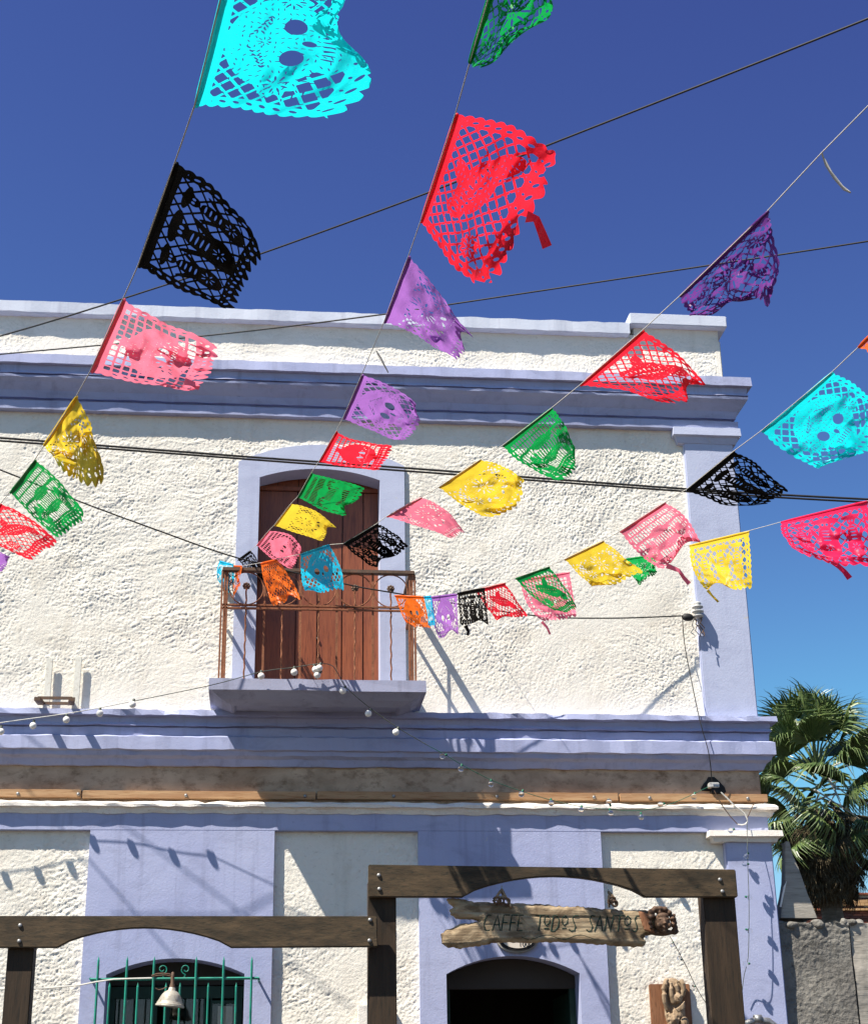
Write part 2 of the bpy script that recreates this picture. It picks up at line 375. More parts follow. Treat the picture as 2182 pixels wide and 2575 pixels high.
def arch_panel(name, xa, xb, zb, top, oa, ob, op, yf, yback, yside, mat, parent, n=20):
    """flat surround with an arched opening, its reveal and its outer edges"""
    mb = MB(); xi = [oa+(ob-oa)*i/n for i in range(n+1)]
    def quad(x0, x1, a0, a1, b0, b1, y=yf): mb.add([(x0, y, a0), (x1, y, a1), (x1, y, b1), (x0, y, b0)], [(0, 1, 2, 3)])
    def top_run(x0, x1, k):
        s = [x0+(x1-x0)*i/k for i in range(k+1)]
        for p, q in zip(s, s[1:]):
            yield p, q
    for p, q in top_run(xa, oa, 5): quad(p, q, zb, zb, top(p), top(q))
    for p, q in top_run(ob, xb, 5): quad(p, q, zb, zb, top(p), top(q))
    for p, q in zip(xi, xi[1:]):
        quad(p, q, op(p), op(q), top(p), top(q))
        mb.add([(p, yf, op(p)), (q, yf, op(q)), (q, yback, op(q)), (p, yback, op(p))], [(0, 1, 2, 3)])
    for x in (oa, ob): mb.add([(x, yf, zb), (x, yback, zb), (x, yback, op(x)), (x, yf, op(x))], [(0, 1, 2, 3)])
    for x in (xa, xb): mb.add([(x, yf, zb), (x, yside, zb), (x, yside, top(x)), (x, yf, top(x))], [(0, 1, 2, 3)])
    allx = [xa+(oa-xa)*i/5 for i in range(5)] + xi + [ob+(xb-ob)*i/5 for i in range(1, 6)]
    for p, q in zip(allx, allx[1:]):
        mb.add([(p, yf, top(p)), (q, yf, top(q)), (q, yside, top(q)), (p, yside, top(p))], [(0, 1, 2, 3)])
    return mb.build(name, M[mat], parent)

# ------------------------------------------------------------------ setting
g = MB().add([(-400, -400, 0), (400, -400, 0), (400, 400, 0), (-400, 400, 0)], [(0, 1, 2, 3)]).build('ground', M['road']); props(g, kind='structure')
k = MB().box(-30, 30, -2.3, .02, .004, .14).build('pavement', M['paving'], bevel=.01); props(k, kind='structure')

# ------------------------------------------------------------------ the cafe building
XL, XR = -6.0, 4.19                       # left end of what is built, right corner of the masonry
B = thing('corner_building', 'two storey white stucco corner building with lavender mouldings and a balcony', 'building', (0, 0, 0))
z_cop_t = atz(600, 633, -.06); z_cop_b = atz(600, 656, -.06)
z_par_b = atz(600, 745, 0)+.06
# cornice levels read at column x=1100 of the view
zc = [atz(1100, y, -p) for y, p in ((753, .20), (771, .20), (786, .165), (791, .17), (840, .06), (845, .075), (862, .07))]
# string course levels at x=1000
zl = [atz(1000, y, -p) for y, p in ((1450, .15), (1461, .15), (1476, .095), (1482, .10), (1501, .095), (1504, .125), (1529, .125), (1533, .105), (1562, .03))]
zw = [atz(800, y, -p) for y, p in ((1610, .05), (1629, .05))]           # pine batten
zm = [atz(800, y, -p) for y, p in ((1632, .09), (1642, .10), (1643.5, .075), (1656, .06))]  # white moulding
z_fr = atz(800, 1690, -.05)               # top of the ground floor panels
# masonry core
core = MB()
core.box(XL, XR-.01, .36, 8, 2.95, z_cop_b)
core.box(XL, XR-.01, 3.2, 8, 0, 2.95)
core.box(XL, XL+.2, .36, 3.2, 0, 2.95); core.box(XR-.21, XR-.01, .36, 3.2, 0, 2.95)
core.box(XR-.26, XR-.012, .02, .36, 0, z_cop_b)          # right flank behind the pilasters
core.box(XL, XL+.1, .02, .36, 0, z_cop_b)
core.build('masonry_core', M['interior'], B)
flank = MB().add([(XR, .0, 0), (XR, 8, 0), (XR, 8, z_cop_b), (XR, .0, z_cop_b)], [(0, 1, 2, 3)])
flank.build('side_wall', M['stucco'], B)
roofs = MB().box(XL, XR-.02, .2, 8, z_cop_b-.3, z_cop_b-.2).build('roof', M['concrete'], B)
# upper storey opening
oa, ob = atx(527, 1000, -.03), atx(772, 1000, -.03)
fa, fb = atx(483, 1000, -.03), atx(822, 1000, -.03)
z_slab = atz(640, 1381, -.6)
d_op = arc(oa, ob, atz(527, 970, -.03), atz(650, 953, -.03))
f_s, f_c = atz(483, 938, -.03), atz(650, 904, -.03)
f_op = arc(fa, fb, f_s, f_c)
def hole_up(x, z): return ~((x > fa+.04) & (x < fb-.04) & (z < f_s-.05))
def calm(X, Z):
    t = np.clip((Z-zl[0])/.25+.45*perlin(X*2.1, Z*3, 4), 0, 1); return .25+.75*t
stucco('upper_wall', -2.9, atx(1400, 1150)+.03, zl[0]-.03, zc[6]+.03, 0, B, seed=11, keep=hole_up, smoothband=calm)
stucco('upper_wall', XL, -2.9, zl[0]-.03, zc[6]+.03, 0, B, res=.05, seed=11)
stucco('parapet', -2.9, XR-.02, zc[0]-.03, z_cop_b+.03, .0, B, seed=31, amp=.8)
stucco('parapet', XL, -2.9, zc[0]-.03, z_cop_b+.03, .0, B, res=.05, seed=31)
MB().box(XR-.06, XR+.003, -.004, .3, zc[0]-.02, z_cop_b).build('parapet_corner', M['stucco'], B, bevel=.01)
# coping: long run then a raised block at the corner
x_step = atx(1278, 668, -.06)
profile('coping', [(-.3, z_cop_t), (.075, z_cop_t), (.075, z_cop_b+.01), (.06, z_cop_b), (-.02, z_cop_b)], XL, x_step-.07, 'pale', B, ret=.3, seed=5, chips=.012)
z2t, z2b = atz(1400, 640, -.08), atz(1400, 662, -.08)
MB().box(x_step+.01, XR+.06, -.085, .35, z2b, z2t).build('coping_block', M['pale'], B, bevel=.008)
MB().box(x_step+.06, XR-.012, .002, .33, z_cop_b-.01, z2b).build('coping_riser', M['stucco'], B)
profile('cornice', [(-.02, zc[0]+.015), (.20, zc[0]), (.205, zc[1]), (.165, zc[1]-.006), (.16, zc[2]), (.172, zc[3]), (.135, zc[3]-.002), (.135, zc[3]-.013), (.17, zc[3]-.015), (.165, zc[3]-.035), (.135, (zc[3]*2+zc[4])/3), (.085, (zc[3]+zc[4]*2)/3), (.065, zc[4]), (.03, zc[4]-.002), (.03, zc[4]-.013), (.08, zc[5]-.004), (.075, zc[6]), (-.02, zc[6])],
        XL, XR, 'purple', B, jit=.003, seed=8, chips=.010)
profile('string_course', [(-.02, zl[0]+.02), (.15, zl[0]), (.155, zl[1]), (.105, zl[1]-.006), (.095, zl[2]), (.11, zl[3]), (.07, zl[3]-.002), (.07, zl[3]-.012), (.09, zl[3]-.016), (.085, zl[4]), (.125, zl[5]), (.125, zl[6]), (.10, zl[6]-.006), (.09, zl[7]-.03), (.055, (zl[7]+zl[8])/2), (.03, zl[8]), (-.02, zl[8])],
        XL, XR, 'purple', B, jit=.005, seed=14, chips=.03)
MB().box(XL, XR-.004, .0, .34, zm[0]-.02, zl[8]+.02).build('plain_band', M['stain'], B)
# pine battens bolted along the band
edges = [-640, 166, 643, 1258, 1561]
bolt_x = [36, 159, 378, 620, 800, 1010, 1207, 1320, 1519]
bolt_me = None
def bolt(parent, p, r=.016):
    global bolt_me
    if bolt_me is None:
        o = MB().lathe([(0, -.006), (.7, -.004), (1, .0), (.95, .35), (.6, .65), (0, .75)], (0, 0, 0), 10, (0, -1, 0)).build('bolt', M['zinc'], parent, origin=(0, 0, 0), smooth=True)
        bolt_me = o.data; WORLD[o.name] = Vector(p)
    else:
        o = link('bolt', bolt_me, None, parent, p)
    o.location = Vector(p)-wloc(parent); o.scale = (r, r, r)
    return o
for i, (a, b) in enumerate(zip(edges, edges[1:])):
    xa, xb = atx(a, 1615, -.05)+.006, atx(b, 1615, -.05)-.006
    dz = (.004, -.003, .002, -.002)[i]
    pl = MB().box(xa, xb, -.05-.004*(i % 2), -.002, zw[1]+dz+.012, zw[0]+dz).build('plank', M['batten'], B, bevel=.004)
    for bx in bolt_x:
        if a < bx < b: bolt(pl, (atx(bx, 1617, -.055), -.053-.004*(i % 2), (zw[0]+zw[1])/2+dz), .0145)
profile('white_moulding', [(-.02, zm[0]+.012), (.085, zm[0]), (.105, zm[0]-.02), (.105, zm[1]), (.078, zm[1]-.004), (.07, zm[2]-.02), (.06, zm[3]), (-.02, zm[3])], XL, XR, 'lime', B, jit=.006, seed=21, chips=.035)
MB().box(XL, XR+.02, -.05, .3, z_fr, zm[3]+.01).build('frieze', M['purple'], B, bevel=.004)
# ground floor: surrounds and recessed stucco panels
px = [atx(x, 1700, -.05) for x in (183, 558, 850, 1221, 1468)]
win = (atx(216, 1979, -.05), atx(497, 1979, -.05)); dor = (atx(907, 1979, -.05), atx(1178, 1979, -.05))
w_op = arc(*win, atz(216, 1982, -.05), atz(362, 1949, -.05)); g_op = arc(*dor, atz(907, 1981, -.05), atz(1043, 1944, -.05))
flat = lambda z: (lambda x: z)
sill_z = 1.25
arch_panel('window_surround', px[0], px[1], sill_z, flat(z_fr-.001), *win, w_op, -.05, .24, .30, 'purple', B)
MB().box(px[0], px[1], -.05, .30, 0, sill_z-.001).build('window_apron', M['purple'], B)
arch_panel('door_surround', px[2], px[3], 0, flat(z_fr-.001), *dor, g_op, -.05, .30, .30, 'purple', B)
for i, (a, b) in enumerate(((XL, px[0]), (px[1], px[2]), (px[3], px[4]+.02))):
    lo = 2.15
    stucco('recessed_panel', max(a, -2.9)-.01, b+.01, lo, z_fr+.01, .004, B, seed=50+i*7, amp=.85, res=.0085)
    MB().box(a-.005, b+.005, .03, .30, 0, z_fr+.005).build('panel_backing', M['lime'], B)
    stucco('recessed_panel', max(a, -2.9)-.01, b+.01, 0, lo, .004, B, seed=50+i*7, res=.04)
stucco('recessed_panel', XL, -2.91, 0, z_fr+.01, .004, B, seed=50, res=.06)
# pilasters on the corner
ua, ub = atx(1397, 1000, -.05), XR+.022
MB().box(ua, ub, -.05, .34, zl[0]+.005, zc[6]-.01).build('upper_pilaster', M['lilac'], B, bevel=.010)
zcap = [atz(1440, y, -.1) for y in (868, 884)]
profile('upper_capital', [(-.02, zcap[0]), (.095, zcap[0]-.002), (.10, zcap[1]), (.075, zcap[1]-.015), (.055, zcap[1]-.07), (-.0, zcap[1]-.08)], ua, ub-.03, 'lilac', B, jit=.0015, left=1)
la, lb = px[4]+.01, XR+.028
zq = [atz(1515, y, -.12) for y in (1689, 1701, 1711)]
MB().box(la, lb, -.075, .34, 0, zq[2]+.01).build('lower_pilaster', M['purple'], B, bevel=.010)
profile('lower_capital', [(-.02, zq[0]+.004), (.14, zq[0]), (.145, zq[1]), (.115, zq[1]-.004), (.10, zq[2]), (-.02, zq[2])], la+.0, lb-.06, 'lime', B, jit=.002, left=1)
# balcony door
DY = .20
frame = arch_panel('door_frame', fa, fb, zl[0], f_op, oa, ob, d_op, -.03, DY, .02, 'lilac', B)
dr = MB().prism([(oa-.05, zl[0]), (ob+.05, zl[0]), (ob+.05, d_op(ob)-.12), (oa-.05, d_op(oa)-.12)], DY+.03, DY+.06).build('balcony_door', M['door'], B)
z_rail = atz(650, 1000, DY)
xs = [oa-.02, atx(601, 1250, DY), atx(645, 1250, DY), atx(695, 1250, DY), atx(738, 1250, DY), ob+.03]
for i, (a, b) in enumerate(zip(xs, xs[1:])):
    MB().box(a+.004, b-.004, DY-.004*(i % 2), DY+.028, zl[0], z_rail-.005).build('plank', M['door'], dr, bevel=.004)
for i in range(6):
    a = oa-.02+(ob-oa+.04)*i/6; b = oa-.02+(ob-oa+.04)*(i+1)/6
    MB().prism([(a+.003, z_rail+.045), (b-.003, z_rail+.045), (b-.003, d_op(min(max(b, oa), ob))+.02), (a+.003, d_op(min(max(a, oa), ob))+.02)], DY+.012, DY+.03).build('plank', M['door'], dr, bevel=.003)
MB().box(oa-.02, ob+.02, DY-.015, DY+.02, z_rail, z_rail+.04).build('cross_rail', M['door'], dr, bevel=.004)
for cx, cy in ((645, 1299), (648, 1333), (700, 1232), (722, 1232)):
    p = at(cx, cy, DY-.012); MB().ellipsoid(p, (.012, .012, .016), 8, 6).build('knob', M['black'], dr, smooth=True)
# ------------------------------------------------------------------ balcony
SY = -.60
sa, sb = atx(425, 1383, SY), atx(866, 1386, SY)
zs0, zs1 = atz(640, 1381, SY), atz(640, 1406, SY)
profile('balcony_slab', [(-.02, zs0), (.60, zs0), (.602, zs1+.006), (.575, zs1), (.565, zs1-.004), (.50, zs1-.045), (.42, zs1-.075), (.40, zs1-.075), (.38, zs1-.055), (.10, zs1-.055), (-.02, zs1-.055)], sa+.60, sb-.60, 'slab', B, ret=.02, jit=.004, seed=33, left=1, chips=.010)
RY = SY+.06
rail = thing('balcony_rail_root', 'x', 'x') if False else None
R0 = MB()
rz_top, rz_mid = atz(640, 1162, RY), atz(640, 1236, RY)
ra, rb = atx(455, 1236, RY), atx(838, 1238, RY)
railing = MB().box(ra-.02, rb+.02, RY-.03, RY+.03, rz_top-.016, rz_top+.016).build('railing', M['iron'], B, bevel=.004)
for x in (ra, rb):
    MB().box(x-.028, x+.028, RY+.031, -.01, rz_top-.016, rz_top+.016).build('side_rail', M['iron'], railing, bevel=.004)
    MB().box(x-.012, x+.012, RY+.02, -.01, rz_mid-.012, rz_mid+.012).build('side_rail', M['rust'], railing, bevel=.003)
    for s in (-.022, .0, .022):
        MB().box(x+s-.007, x+s+.007, RY-.012, RY+.012, zs0, rz_top-.016).build('corner_bar', M['rust'], railing)
    for yy in (-.38, -.22):
        MB().box(x-.006, x+.006, yy-.006, yy+.006, zs0, rz_top-.016).build('baluster', M['rust'], railing)
for dz in (.014, -.014):
    MB().box(ra-.02, rb+.02, RY-.012, RY+.012, rz_mid+dz-.008, rz_mid+dz+.008).build('mid_rail', M['rust'], railing, bevel=.002)
NR = 5; pitch = (rb-ra-.06)/NR
ring_r = (rz_top-rz_mid)/2-.018; ring_r = min(ring_r, pitch/2-.004)
zr = (rz_top+rz_mid)/2
bal_me = None; ring_me = None; ros_me = None
for i in range(NR):
    cx = ra+.03+pitch*(i+.5)
    pts = [(ring_r*math.cos(t), 0, ring_r*math.sin(t)) for t in np.linspace(0, 2*math.pi, 33)]
    if ring_me is None:
        ring_me = MB().tube(pts, .0055, 5, False).build('ring', M['rust'], railing, origin=(0, 0, 0)); ring_me.location = Vector((cx, RY, zr)); ring_me = ring_me.data
    else: link('ring', ring_me, None, railing, (cx, RY, zr))
    # bar to the rosette
    tw = [(.0025*math.cos(z*55), .0025*math.sin(z*55), z) for z in np.linspace(0, zr-zs0, 60)]
    if bal_me is None:
        o = MB().tube(tw, .0075, 5).build('baluster', M['rust'], railing, origin=(0, 0, 0)); o.location = Vector((cx, RY, zs0)); bal_me = o.data
        ro = MB()
        for k in range(8):
            t = k*math.pi/4; ro.ellipsoid((.022*math.cos(t), 0, .022*math.sin(t)), (.012, .009, .012), 7, 5)
        ro.ellipsoid((0, -.008, 0), (.014, .01, .014), 8, 5)
        o = ro.build('rosette', M['iron'], railing, origin=(0, 0, 0), smooth=True); o.location = Vector((cx, RY, zr+.02)); ros_me = o.data
    else:
        link('baluster', bal_me, None, railing, (cx, RY, zs0)); link('rosette', ros_me, None, railing, (cx, RY, zr+.02))
    if i:
        gx = ra+.03+pitch*i
        MB().box(gx-.009, gx+.009, RY-.006, RY+.006, zs0, rz_top-.016).build('baluster', M['rust'], railing)
# ------------------------------------------------------------------ window and door of the ground floor
WY = .22
wf = MB().box(win[0], win[1], WY, WY+.05, w_op(win[0])-.16, w_op(win[0])-.07).build('window', M['green_dark'], B)
zt_w = w_op(win[0])-.16
# arched head board
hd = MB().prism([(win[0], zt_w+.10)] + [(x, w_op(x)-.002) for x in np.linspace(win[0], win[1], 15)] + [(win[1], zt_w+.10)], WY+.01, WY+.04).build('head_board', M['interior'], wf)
for x in (win[0]+.03, win[0]+.36, win[0]+.46, win[0]+.78, win[1]-.28, win[1]-.04):
    MB().box(x-.028, x+.028, WY+.004, WY+.046, sill_z, zt_w).build('stile', M['green_dark'], wf, bevel=.004)
for k in range(4):
    zz = zt_w-.03-.22*k
    MB().box(win[1]-.252, win[1]-.068, WY+.006, WY+.04, zz-.012, zz+.012).build('glazing_bar', M['green_dark'], wf)
    pn = MB().box(win[1]-.25, win[1]-.07, WY+.02, WY+.026, zz-.208, zz-.012).build('pane', M['pane'], wf)
    MB().box(win[1]-.205, win[1]-.09, WY+.032, WY+.034, zz-.19, zz-.03).build('paper_notice', M['plaque_cream'], wf)
MB().box(win[0]+.064, win[0]+.33, WY+.03, WY+.036, sill_z, zt_w).build('pane', M['pane'], wf)
MB().box(win[0]+.49, win[0]+.75, WY+.03, WY+.036, sill_z, zt_w).build('pane', M['pane'], wf)
MB().box(win[0]+.10, win[0]+.31, WY+.045, WY+.05, zt_w-.16, zt_w-.07).build('paper_notice', M['interior'], wf)
# tympanum over the doorway
zt_d = atz(1040, 2012, .2)
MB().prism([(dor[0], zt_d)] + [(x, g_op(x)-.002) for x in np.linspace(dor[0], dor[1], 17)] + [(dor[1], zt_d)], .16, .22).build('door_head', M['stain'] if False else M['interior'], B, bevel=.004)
MB().box(dor[0]+.001, dor[0]+.05, .17, .23, 0, zt_d).build('door_jamb', M['green_dark'], B)
MB().box(dor[1]-.05, dor[1]-.001, .17, .23, 0, zt_d).build('door_jamb', M['green_dark'], B)
lf = MB().box(dor[1]-.04, dor[1]+.0, .24, 1.0, 0.1, zt_d-.02).build('door_leaf', M['green_dark'], B, bevel=.004)
# ------------------------------------------------------------------ green window grille
GY = -.22
def gx(c): return (200+c/3.528)*.8085
def gy(c): return (2380+c/3.528)*.8085
GR = MB()
gz = atz(gx(800), gy(290), GY)
grille = MB().tube([at(gx(95), gy(296), GY), at(gx(1590), gy(284), GY)], .011, 6).build('window_grille', M['green_iron'], B)
for c in (158, 414, 655, 1030, 1274, 1524):
    x = atx(gx(c), gy(300), GY-.012); zt = atz(gx(c), gy(92), GY)
    MB().tube([(x, GY-.012, 1.0), (x, GY-.012, zt-.07), (x, GY-.012, zt-.03), (x, GY-.012, zt)], [.0105, .0105, .009, .001], 6).build('bar', M['green_iron'], grille)
for c in (268, 518, 768, 893, 1143, 1390):
    x = atx(gx(c), gy(330), GY-.012); zt = atz(gx(c), gy(325), GY)
    MB().tube([(x, GY-.012, 1.0), (x, GY-.012, zt-.03), (x, GY-.012, zt)], [.009, .009, .001], 6).build('bar', M['green_iron'], grille)
for c in (95, 1590):
    p = at(gx(c), gy(290), GY); MB().tube([p, (p[0], 0, p[2])], .010, 6).build('arm', M['green_iron'], grille)
    MB().tube([(p[0], GY, p[2]-.62), (p[0], 0, p[2]-.62)], .010, 6).build('arm', M['green_iron'], grille)
MB().tube([(atx(gx(95), gy(296), GY), GY, gz-.62), (atx(gx(1590), gy(284), GY), GY, gz-.62)], .011, 6).build('cross_bar', M['green_iron'], grille)
for c, s in ((735, -1), (942, 1)):
    p = at(gx(c), gy(205), GY); pts = []
    for t in np.linspace(0, 1, 26):
        a = math.pi*(1.5-2.4*t) ; rr = .012+.026*(1-t)
        pts.append((p[0]+s*rr*math.cos(a)*(-1 if False else 1)*-1*-1, GY, p[2]+rr*math.sin(a)))
    pts = [(p[0]-s*.015, GY, gz)] + pts
    MB().tube(pts, .0045, 5).build('scroll', M['green_iron'], grille)
# ------------------------------------------------------------------ lamp on its wire
LY = -.42
lp = at(gx(822), gy(372), LY); rim = at(gx(818), gy(535), LY)
lamp = thing('hanging_lamp', 'ribbed cream enamel lamp hanging from a wire before the green barred window', 'lamp', lp)
H = lp[2]-rim[2]; rr = (atx(gx(948), gy(535), LY)-atx(gx(685), gy(535), LY))/2
prof = [(.018, .0), (.030, -.01), (.055, -.10*H*4), (.070, -.34*H)]
prof = [(.016, .012), (.026, .0), (.028, -.12*H), (.052, -.22*H)]
for k in range(7):
    t = k/6; r_ = .055+(rr*.86-.055)*(t**.75); z_ = -H*(.24+.56*t)
    prof += [(r_, z_), (r_+.006, z_-.008)]
prof += [(rr*.90, -.86*H), (rr*.985, -.93*H), (rr, -H), (rr-.004, -H-.004), (rr*.9, -.80*H), (.04, -.2*H)]
MB().lathe(prof, lp, 28, (.10, -.05, 1)).build('shade', M['enamel'], lamp, smooth=True)
MB().lathe([(0, .12), (.010, .115), (.014, .08), (.013, .04), (.022, .012), (.022, -.02)], lp, 12).build('lamp_holder', M['iron'], lamp, smooth=True)
hk = [at(gx(c), gy(d), LY) for c, d in ((822, 285), (828, 262), (800, 247), (740, 240), (680, 245), (638, 262), (640, 272), (690, 262), (760, 258), (812, 268), (815, 300))]
MB().tube(hk, .006, 5).build('wire_loop', M['iron'], lamp)
MB().tube([at(gx(c), gy(d), LY) for c, d in ((670, 372), (700, 388), (740, 380), (775, 362))], .004, 5).build('wire_tail', M['iron'], lamp)
wl = thing('lamp_cable', 'pale twisted cable running left from the hanging enamel lamp', 'cable', lp)
MB().tube([at(gx(c), gy(d), LY+.0*c) for c, d in ((640, 282), (480, 286), (300, 293), (150, 315), (0, 345), (-300, 372), (-700, 380))], .0065, 5).build('flex', M['white_wire'], wl)
# ------------------------------------------------------------------ timber portal over the pavement
PY = -1.60
T = thing('timber_portal', 'dark stained timber portal of two arched beams on square posts', 'portal', (0, PY, 0))
def beam(pts_top, pts_bot, y0, y1):
    poly = [(atx(x, y, y0), atz(x, y, y0)) for x, y in pts_bot] + [(atx(x, y, y0), atz(x, y, y0)) for x, y in reversed(pts_top)]
    return MB().prism(poly, y0, y1).build('beam', M['timber'], T, bevel=.006)
arcb = [(1118, 1824), (1140, 1808), (1165, 1797), (1195, 1788), (1225, 1783), (1250, 1782)]
def arcpts(xa, xb, yb, yc, n=14):
    out = []
    for i in range(n+1):
        t = i/n; s = math.sin(math.pi*t)**.72
        out.append((xa+(xb-xa)*t, yb+(yc-yb)*s))
    return out
BR = beam([(749, 1758), (1495, 1768)], [(749, 1824)] + arcpts(940, 1312, 1824, 1782) + [(1500, 1824)], PY-.06, PY)
BL = beam([(-420, 1862), (766, 1863)], [(-420, 1927)] + arcpts(116, 470, 1927, 1887) + [(768, 1925)], PY-.115, PY-.061)
def post(xa, xb, y, ytop, y0, y1):
    x0, x1 = atx(xa, y, y0), atx(xb, y, y0)
    return MB().box(x0, x1, y0, y1, .14, atz(xa, ytop, y0)).build('post', M['timber_v'], T, bevel=.006)
post(749, 806, 1950, 1790, PY+.001, PY+.16)
post(1435, 1500, 1900, 1800, PY+.001, PY+.16)
post(14, 67, 1950, 1890, PY-.06, PY+.10)
for x, y, o, yy in ((770, 1780, BR, PY-.062), (771, 1808, BR, PY-.062), (1463, 1789, BR, PY-.062), (1468, 1813, BR, PY-.062),
                    (41, 1882, BL, PY-.117), (39, 1914, BL, PY-.117), (752, 1871, BL, PY-.117), (751, 1913, BL, PY-.117)):
    bolt(o, at(x, y, yy), .0150)
# ------------------------------------------------------------------ marching squares sheet
def march(field, nu, nv, u0=0., u1=1., v0=0., v1=1.):
    U, V = np.meshgrid(np.linspace(u0, u1, nu), np.linspace(v0, v1, nv))
    Fv = field(U, V); ins = Fv > 0
    uv = np.stack([U, V], -1).reshape(-1, 2).tolist(); Fl = Fv.reshape(-1)
    faces = []; cnt = ins[:-1, :-1].astype(int)+ins[:-1, 1:]+ins[1:, 1:]+ins[1:, :-1]
    js, is_ = np.nonzero(cnt == 4)
    a = js*nu+is_
    faces += np.stack([a, a+1, a+nu+1, a+nu], -1).tolist()
    cache = {}
    js, is_ = np.nonzero((cnt > 0) & (cnt < 4))
    for j, i in zip(js.tolist(), is_.tolist()):
        c = (j*nu+i, j*nu+i+1, (j+1)*nu+i+1, (j+1)*nu+i); poly = []
        for k in range(4):
            p, q = c[k], c[(k+1) % 4]; fp, fq = Fl[p], Fl[q]
            if fp > 0: poly.append(p)
            if (fp > 0) != (fq > 0):
                key = (p, q) if p < q else (q, p)
                if key not in cache:
                    t = fp/(fp-fq); t = min(max(t, .02), .98)
                    A, Bq = uv[p], uv[q]; uv.append([A[0]+(Bq[0]-A[0])*t, A[1]+(Bq[1]-A[1])*t]); cache[key] = len(uv)-1
                poly.append(cache[key])
        if len(poly) >= 3: faces.append(poly)
    used = sorted({i for f in faces for i in f}); mp = {o: n for n, o in enumerate(used)}
    return np.array([uv[i] for i in used]), [[mp[i] for i in f] for f in faces]
def poly_sdf(poly, X, Z):
    d = np.full(X.shape, 1e9); inside = np.zeros(X.shape, bool); n = len(poly)
    for i in range(n):
        ax, az = poly[i]; bx, bz = poly[(i+1) % n]
        ex, ez = bx-ax, bz-az; wx, wz = X-ax, Z-az
        t = np.clip((wx*ex+wz*ez)/(ex*ex+ez*ez+1e-12), 0, 1)
        d = np.minimum(d, np.hypot(wx-ex*t, wz-ez*t))
        c = ((az <= Z) & (bz > Z)) | ((bz <= Z) & (az > Z))
        xi = ax+(Z-az)/(bz-az+1e-12)*ex
        inside ^= c & (X < xi)
    return np.where(inside, d, -d)
# ------------------------------------------------------------------ driftwood sign
NY = -1.58
def sx(c): return (880+c/1.729)*.8085
def sy(c): return (2150+c/1.729)*.8085
outl = [(425, 190), (470, 190), (540, 205), (640, 212), (720, 210), (800, 212), (900, 222), (1000, 228), (1100, 235), (1200, 238), (1285, 240), (1330, 262), (1345, 300), (1330, 345), (1290, 350), (1275, 362), (1285, 380), (1275, 398), (1240, 400), (1150, 392), (1050, 386),
        (900, 380), (760, 378), (640, 382), (560, 395), (480, 405), (425, 402), (405, 380), (400, 345), (420, 322), (470, 308), (520, 300), (560, 285), (535, 279), (470, 277), (440, 262), (436, 238), (452, 226), (425, 205)]
outw = [(atx(sx(a), sy(b), NY), atz(sx(a), sy(b), NY)) for a, b in outl]
cxs = [p[0] for p in outw]; czs = [p[1] for p in outw]
x0, x1, z0, z1 = min(cxs)-.03, max(cxs)+.03, min(czs)-.03, max(czs)+.03
sign = thing('driftwood_sign', 'driftwood cafe sign reading CAFFE TODOS SANTOS with a carved face at its end', 'sign', ((x0+x1)/2, NY, z0))
def sfield(X, Z): return poly_sdf(outw, X, Z)+.008*perlin(X*6, Z*40, 3)+.006*perlin(X*30, Z*60, 4)
uvp, fcs = march(sfield, 230, 64, x0, x1, z0, z1)
Xp, Zp = uvp[:, 0], uvp[:, 1]
edge = np.clip(sfield(Xp, Zp)/.03, 0, 1)
tilt = (Zp-z0) - .045*(Xp-x0)*-1
crack = np.exp(-((tilt-(z1-z0)*.70-.014*perlin(Xp*2.2, Xp*0, 8))/.006)**2)*np.clip((x0+1.45-Xp)*3, 0, 1)
Yp = NY - .028*np.sqrt(edge) - .0045*perlin(Xp*1.6, Zp*12, 5) - .0022*perlin(Xp*3, Zp*80, 6) + .010*np.clip(perlin(Xp*1.3+2, Zp*34, 9)-.58, 0, 1)*2 + .010*crack
Yp += .018*np.exp(-(((Xp-outw[29][0]-.03)/.05)**2+((Zp-outw[29][1])/.035)**2))
me = bpy.data.meshes.new('board'); me.from_pydata(np.stack([Xp, Yp, Zp], -1).tolist(), [], fcs)
bm = bmesh.new(); bm.from_mesh(me)
be = [e for e in bm.edges if len(e.link_faces) == 1]
ex = bmesh.ops.extrude_edge_only(bm, edges=be)
for v in ex['geom']:
    if isinstance(v, bmesh.types.BMVert): v.co.y = NY+.045
for v in bm.verts: v.co -= wloc(sign)
bmesh.ops.recalc_face_normals(bm, faces=bm.faces)
bm.to_mesh(me); bm.free()
for p in me.polygons: p.use_smooth = True
link('board', me, M['drift'], sign, wloc(sign))
GL = {'C': [[(.95, .98), (.55, 1), (.15, .75), (.0, .4), (.12, .08), (.4, 0), (.75, .04)]], 'A': [[(0, 0), (.62, 1), (.85, 0)], [(.25, .38), (.82, .38)]],
      'F': [[(0, 0), (.3, 1), (1.05, 1)], [(.18, .52), (.75, .52)]], 'E': [[(.8, .02), (0, 0), (.3, 1), (1.0, 1)], [(.16, .5), (.75, .5)]],
      'T': [[(.3, 0), (.55, 1)], [(-.15, 1), (1.2, 1)]], 'o': [[(.5, 1), (.1, .8), (.0, .55), (.35, .36), (.8, .5), (.95, .8), (.5, 1)], [(.0, .17), (.75, .17)]],
      'D': [[(0, 0), (.28, 1), (.7, .96), (.95, .7), (.8, .25), (.4, .0), (0, 0)]], 'N': [[(0, 0), (.3, 1), (.62, 0), (.98, 1)]],
      'S': [[(1.0, .98), (.6, 1), (.35, .8), (.5, .55), (.68, .3), (.55, .05), (.2, 0), (-.05, .12)]]}
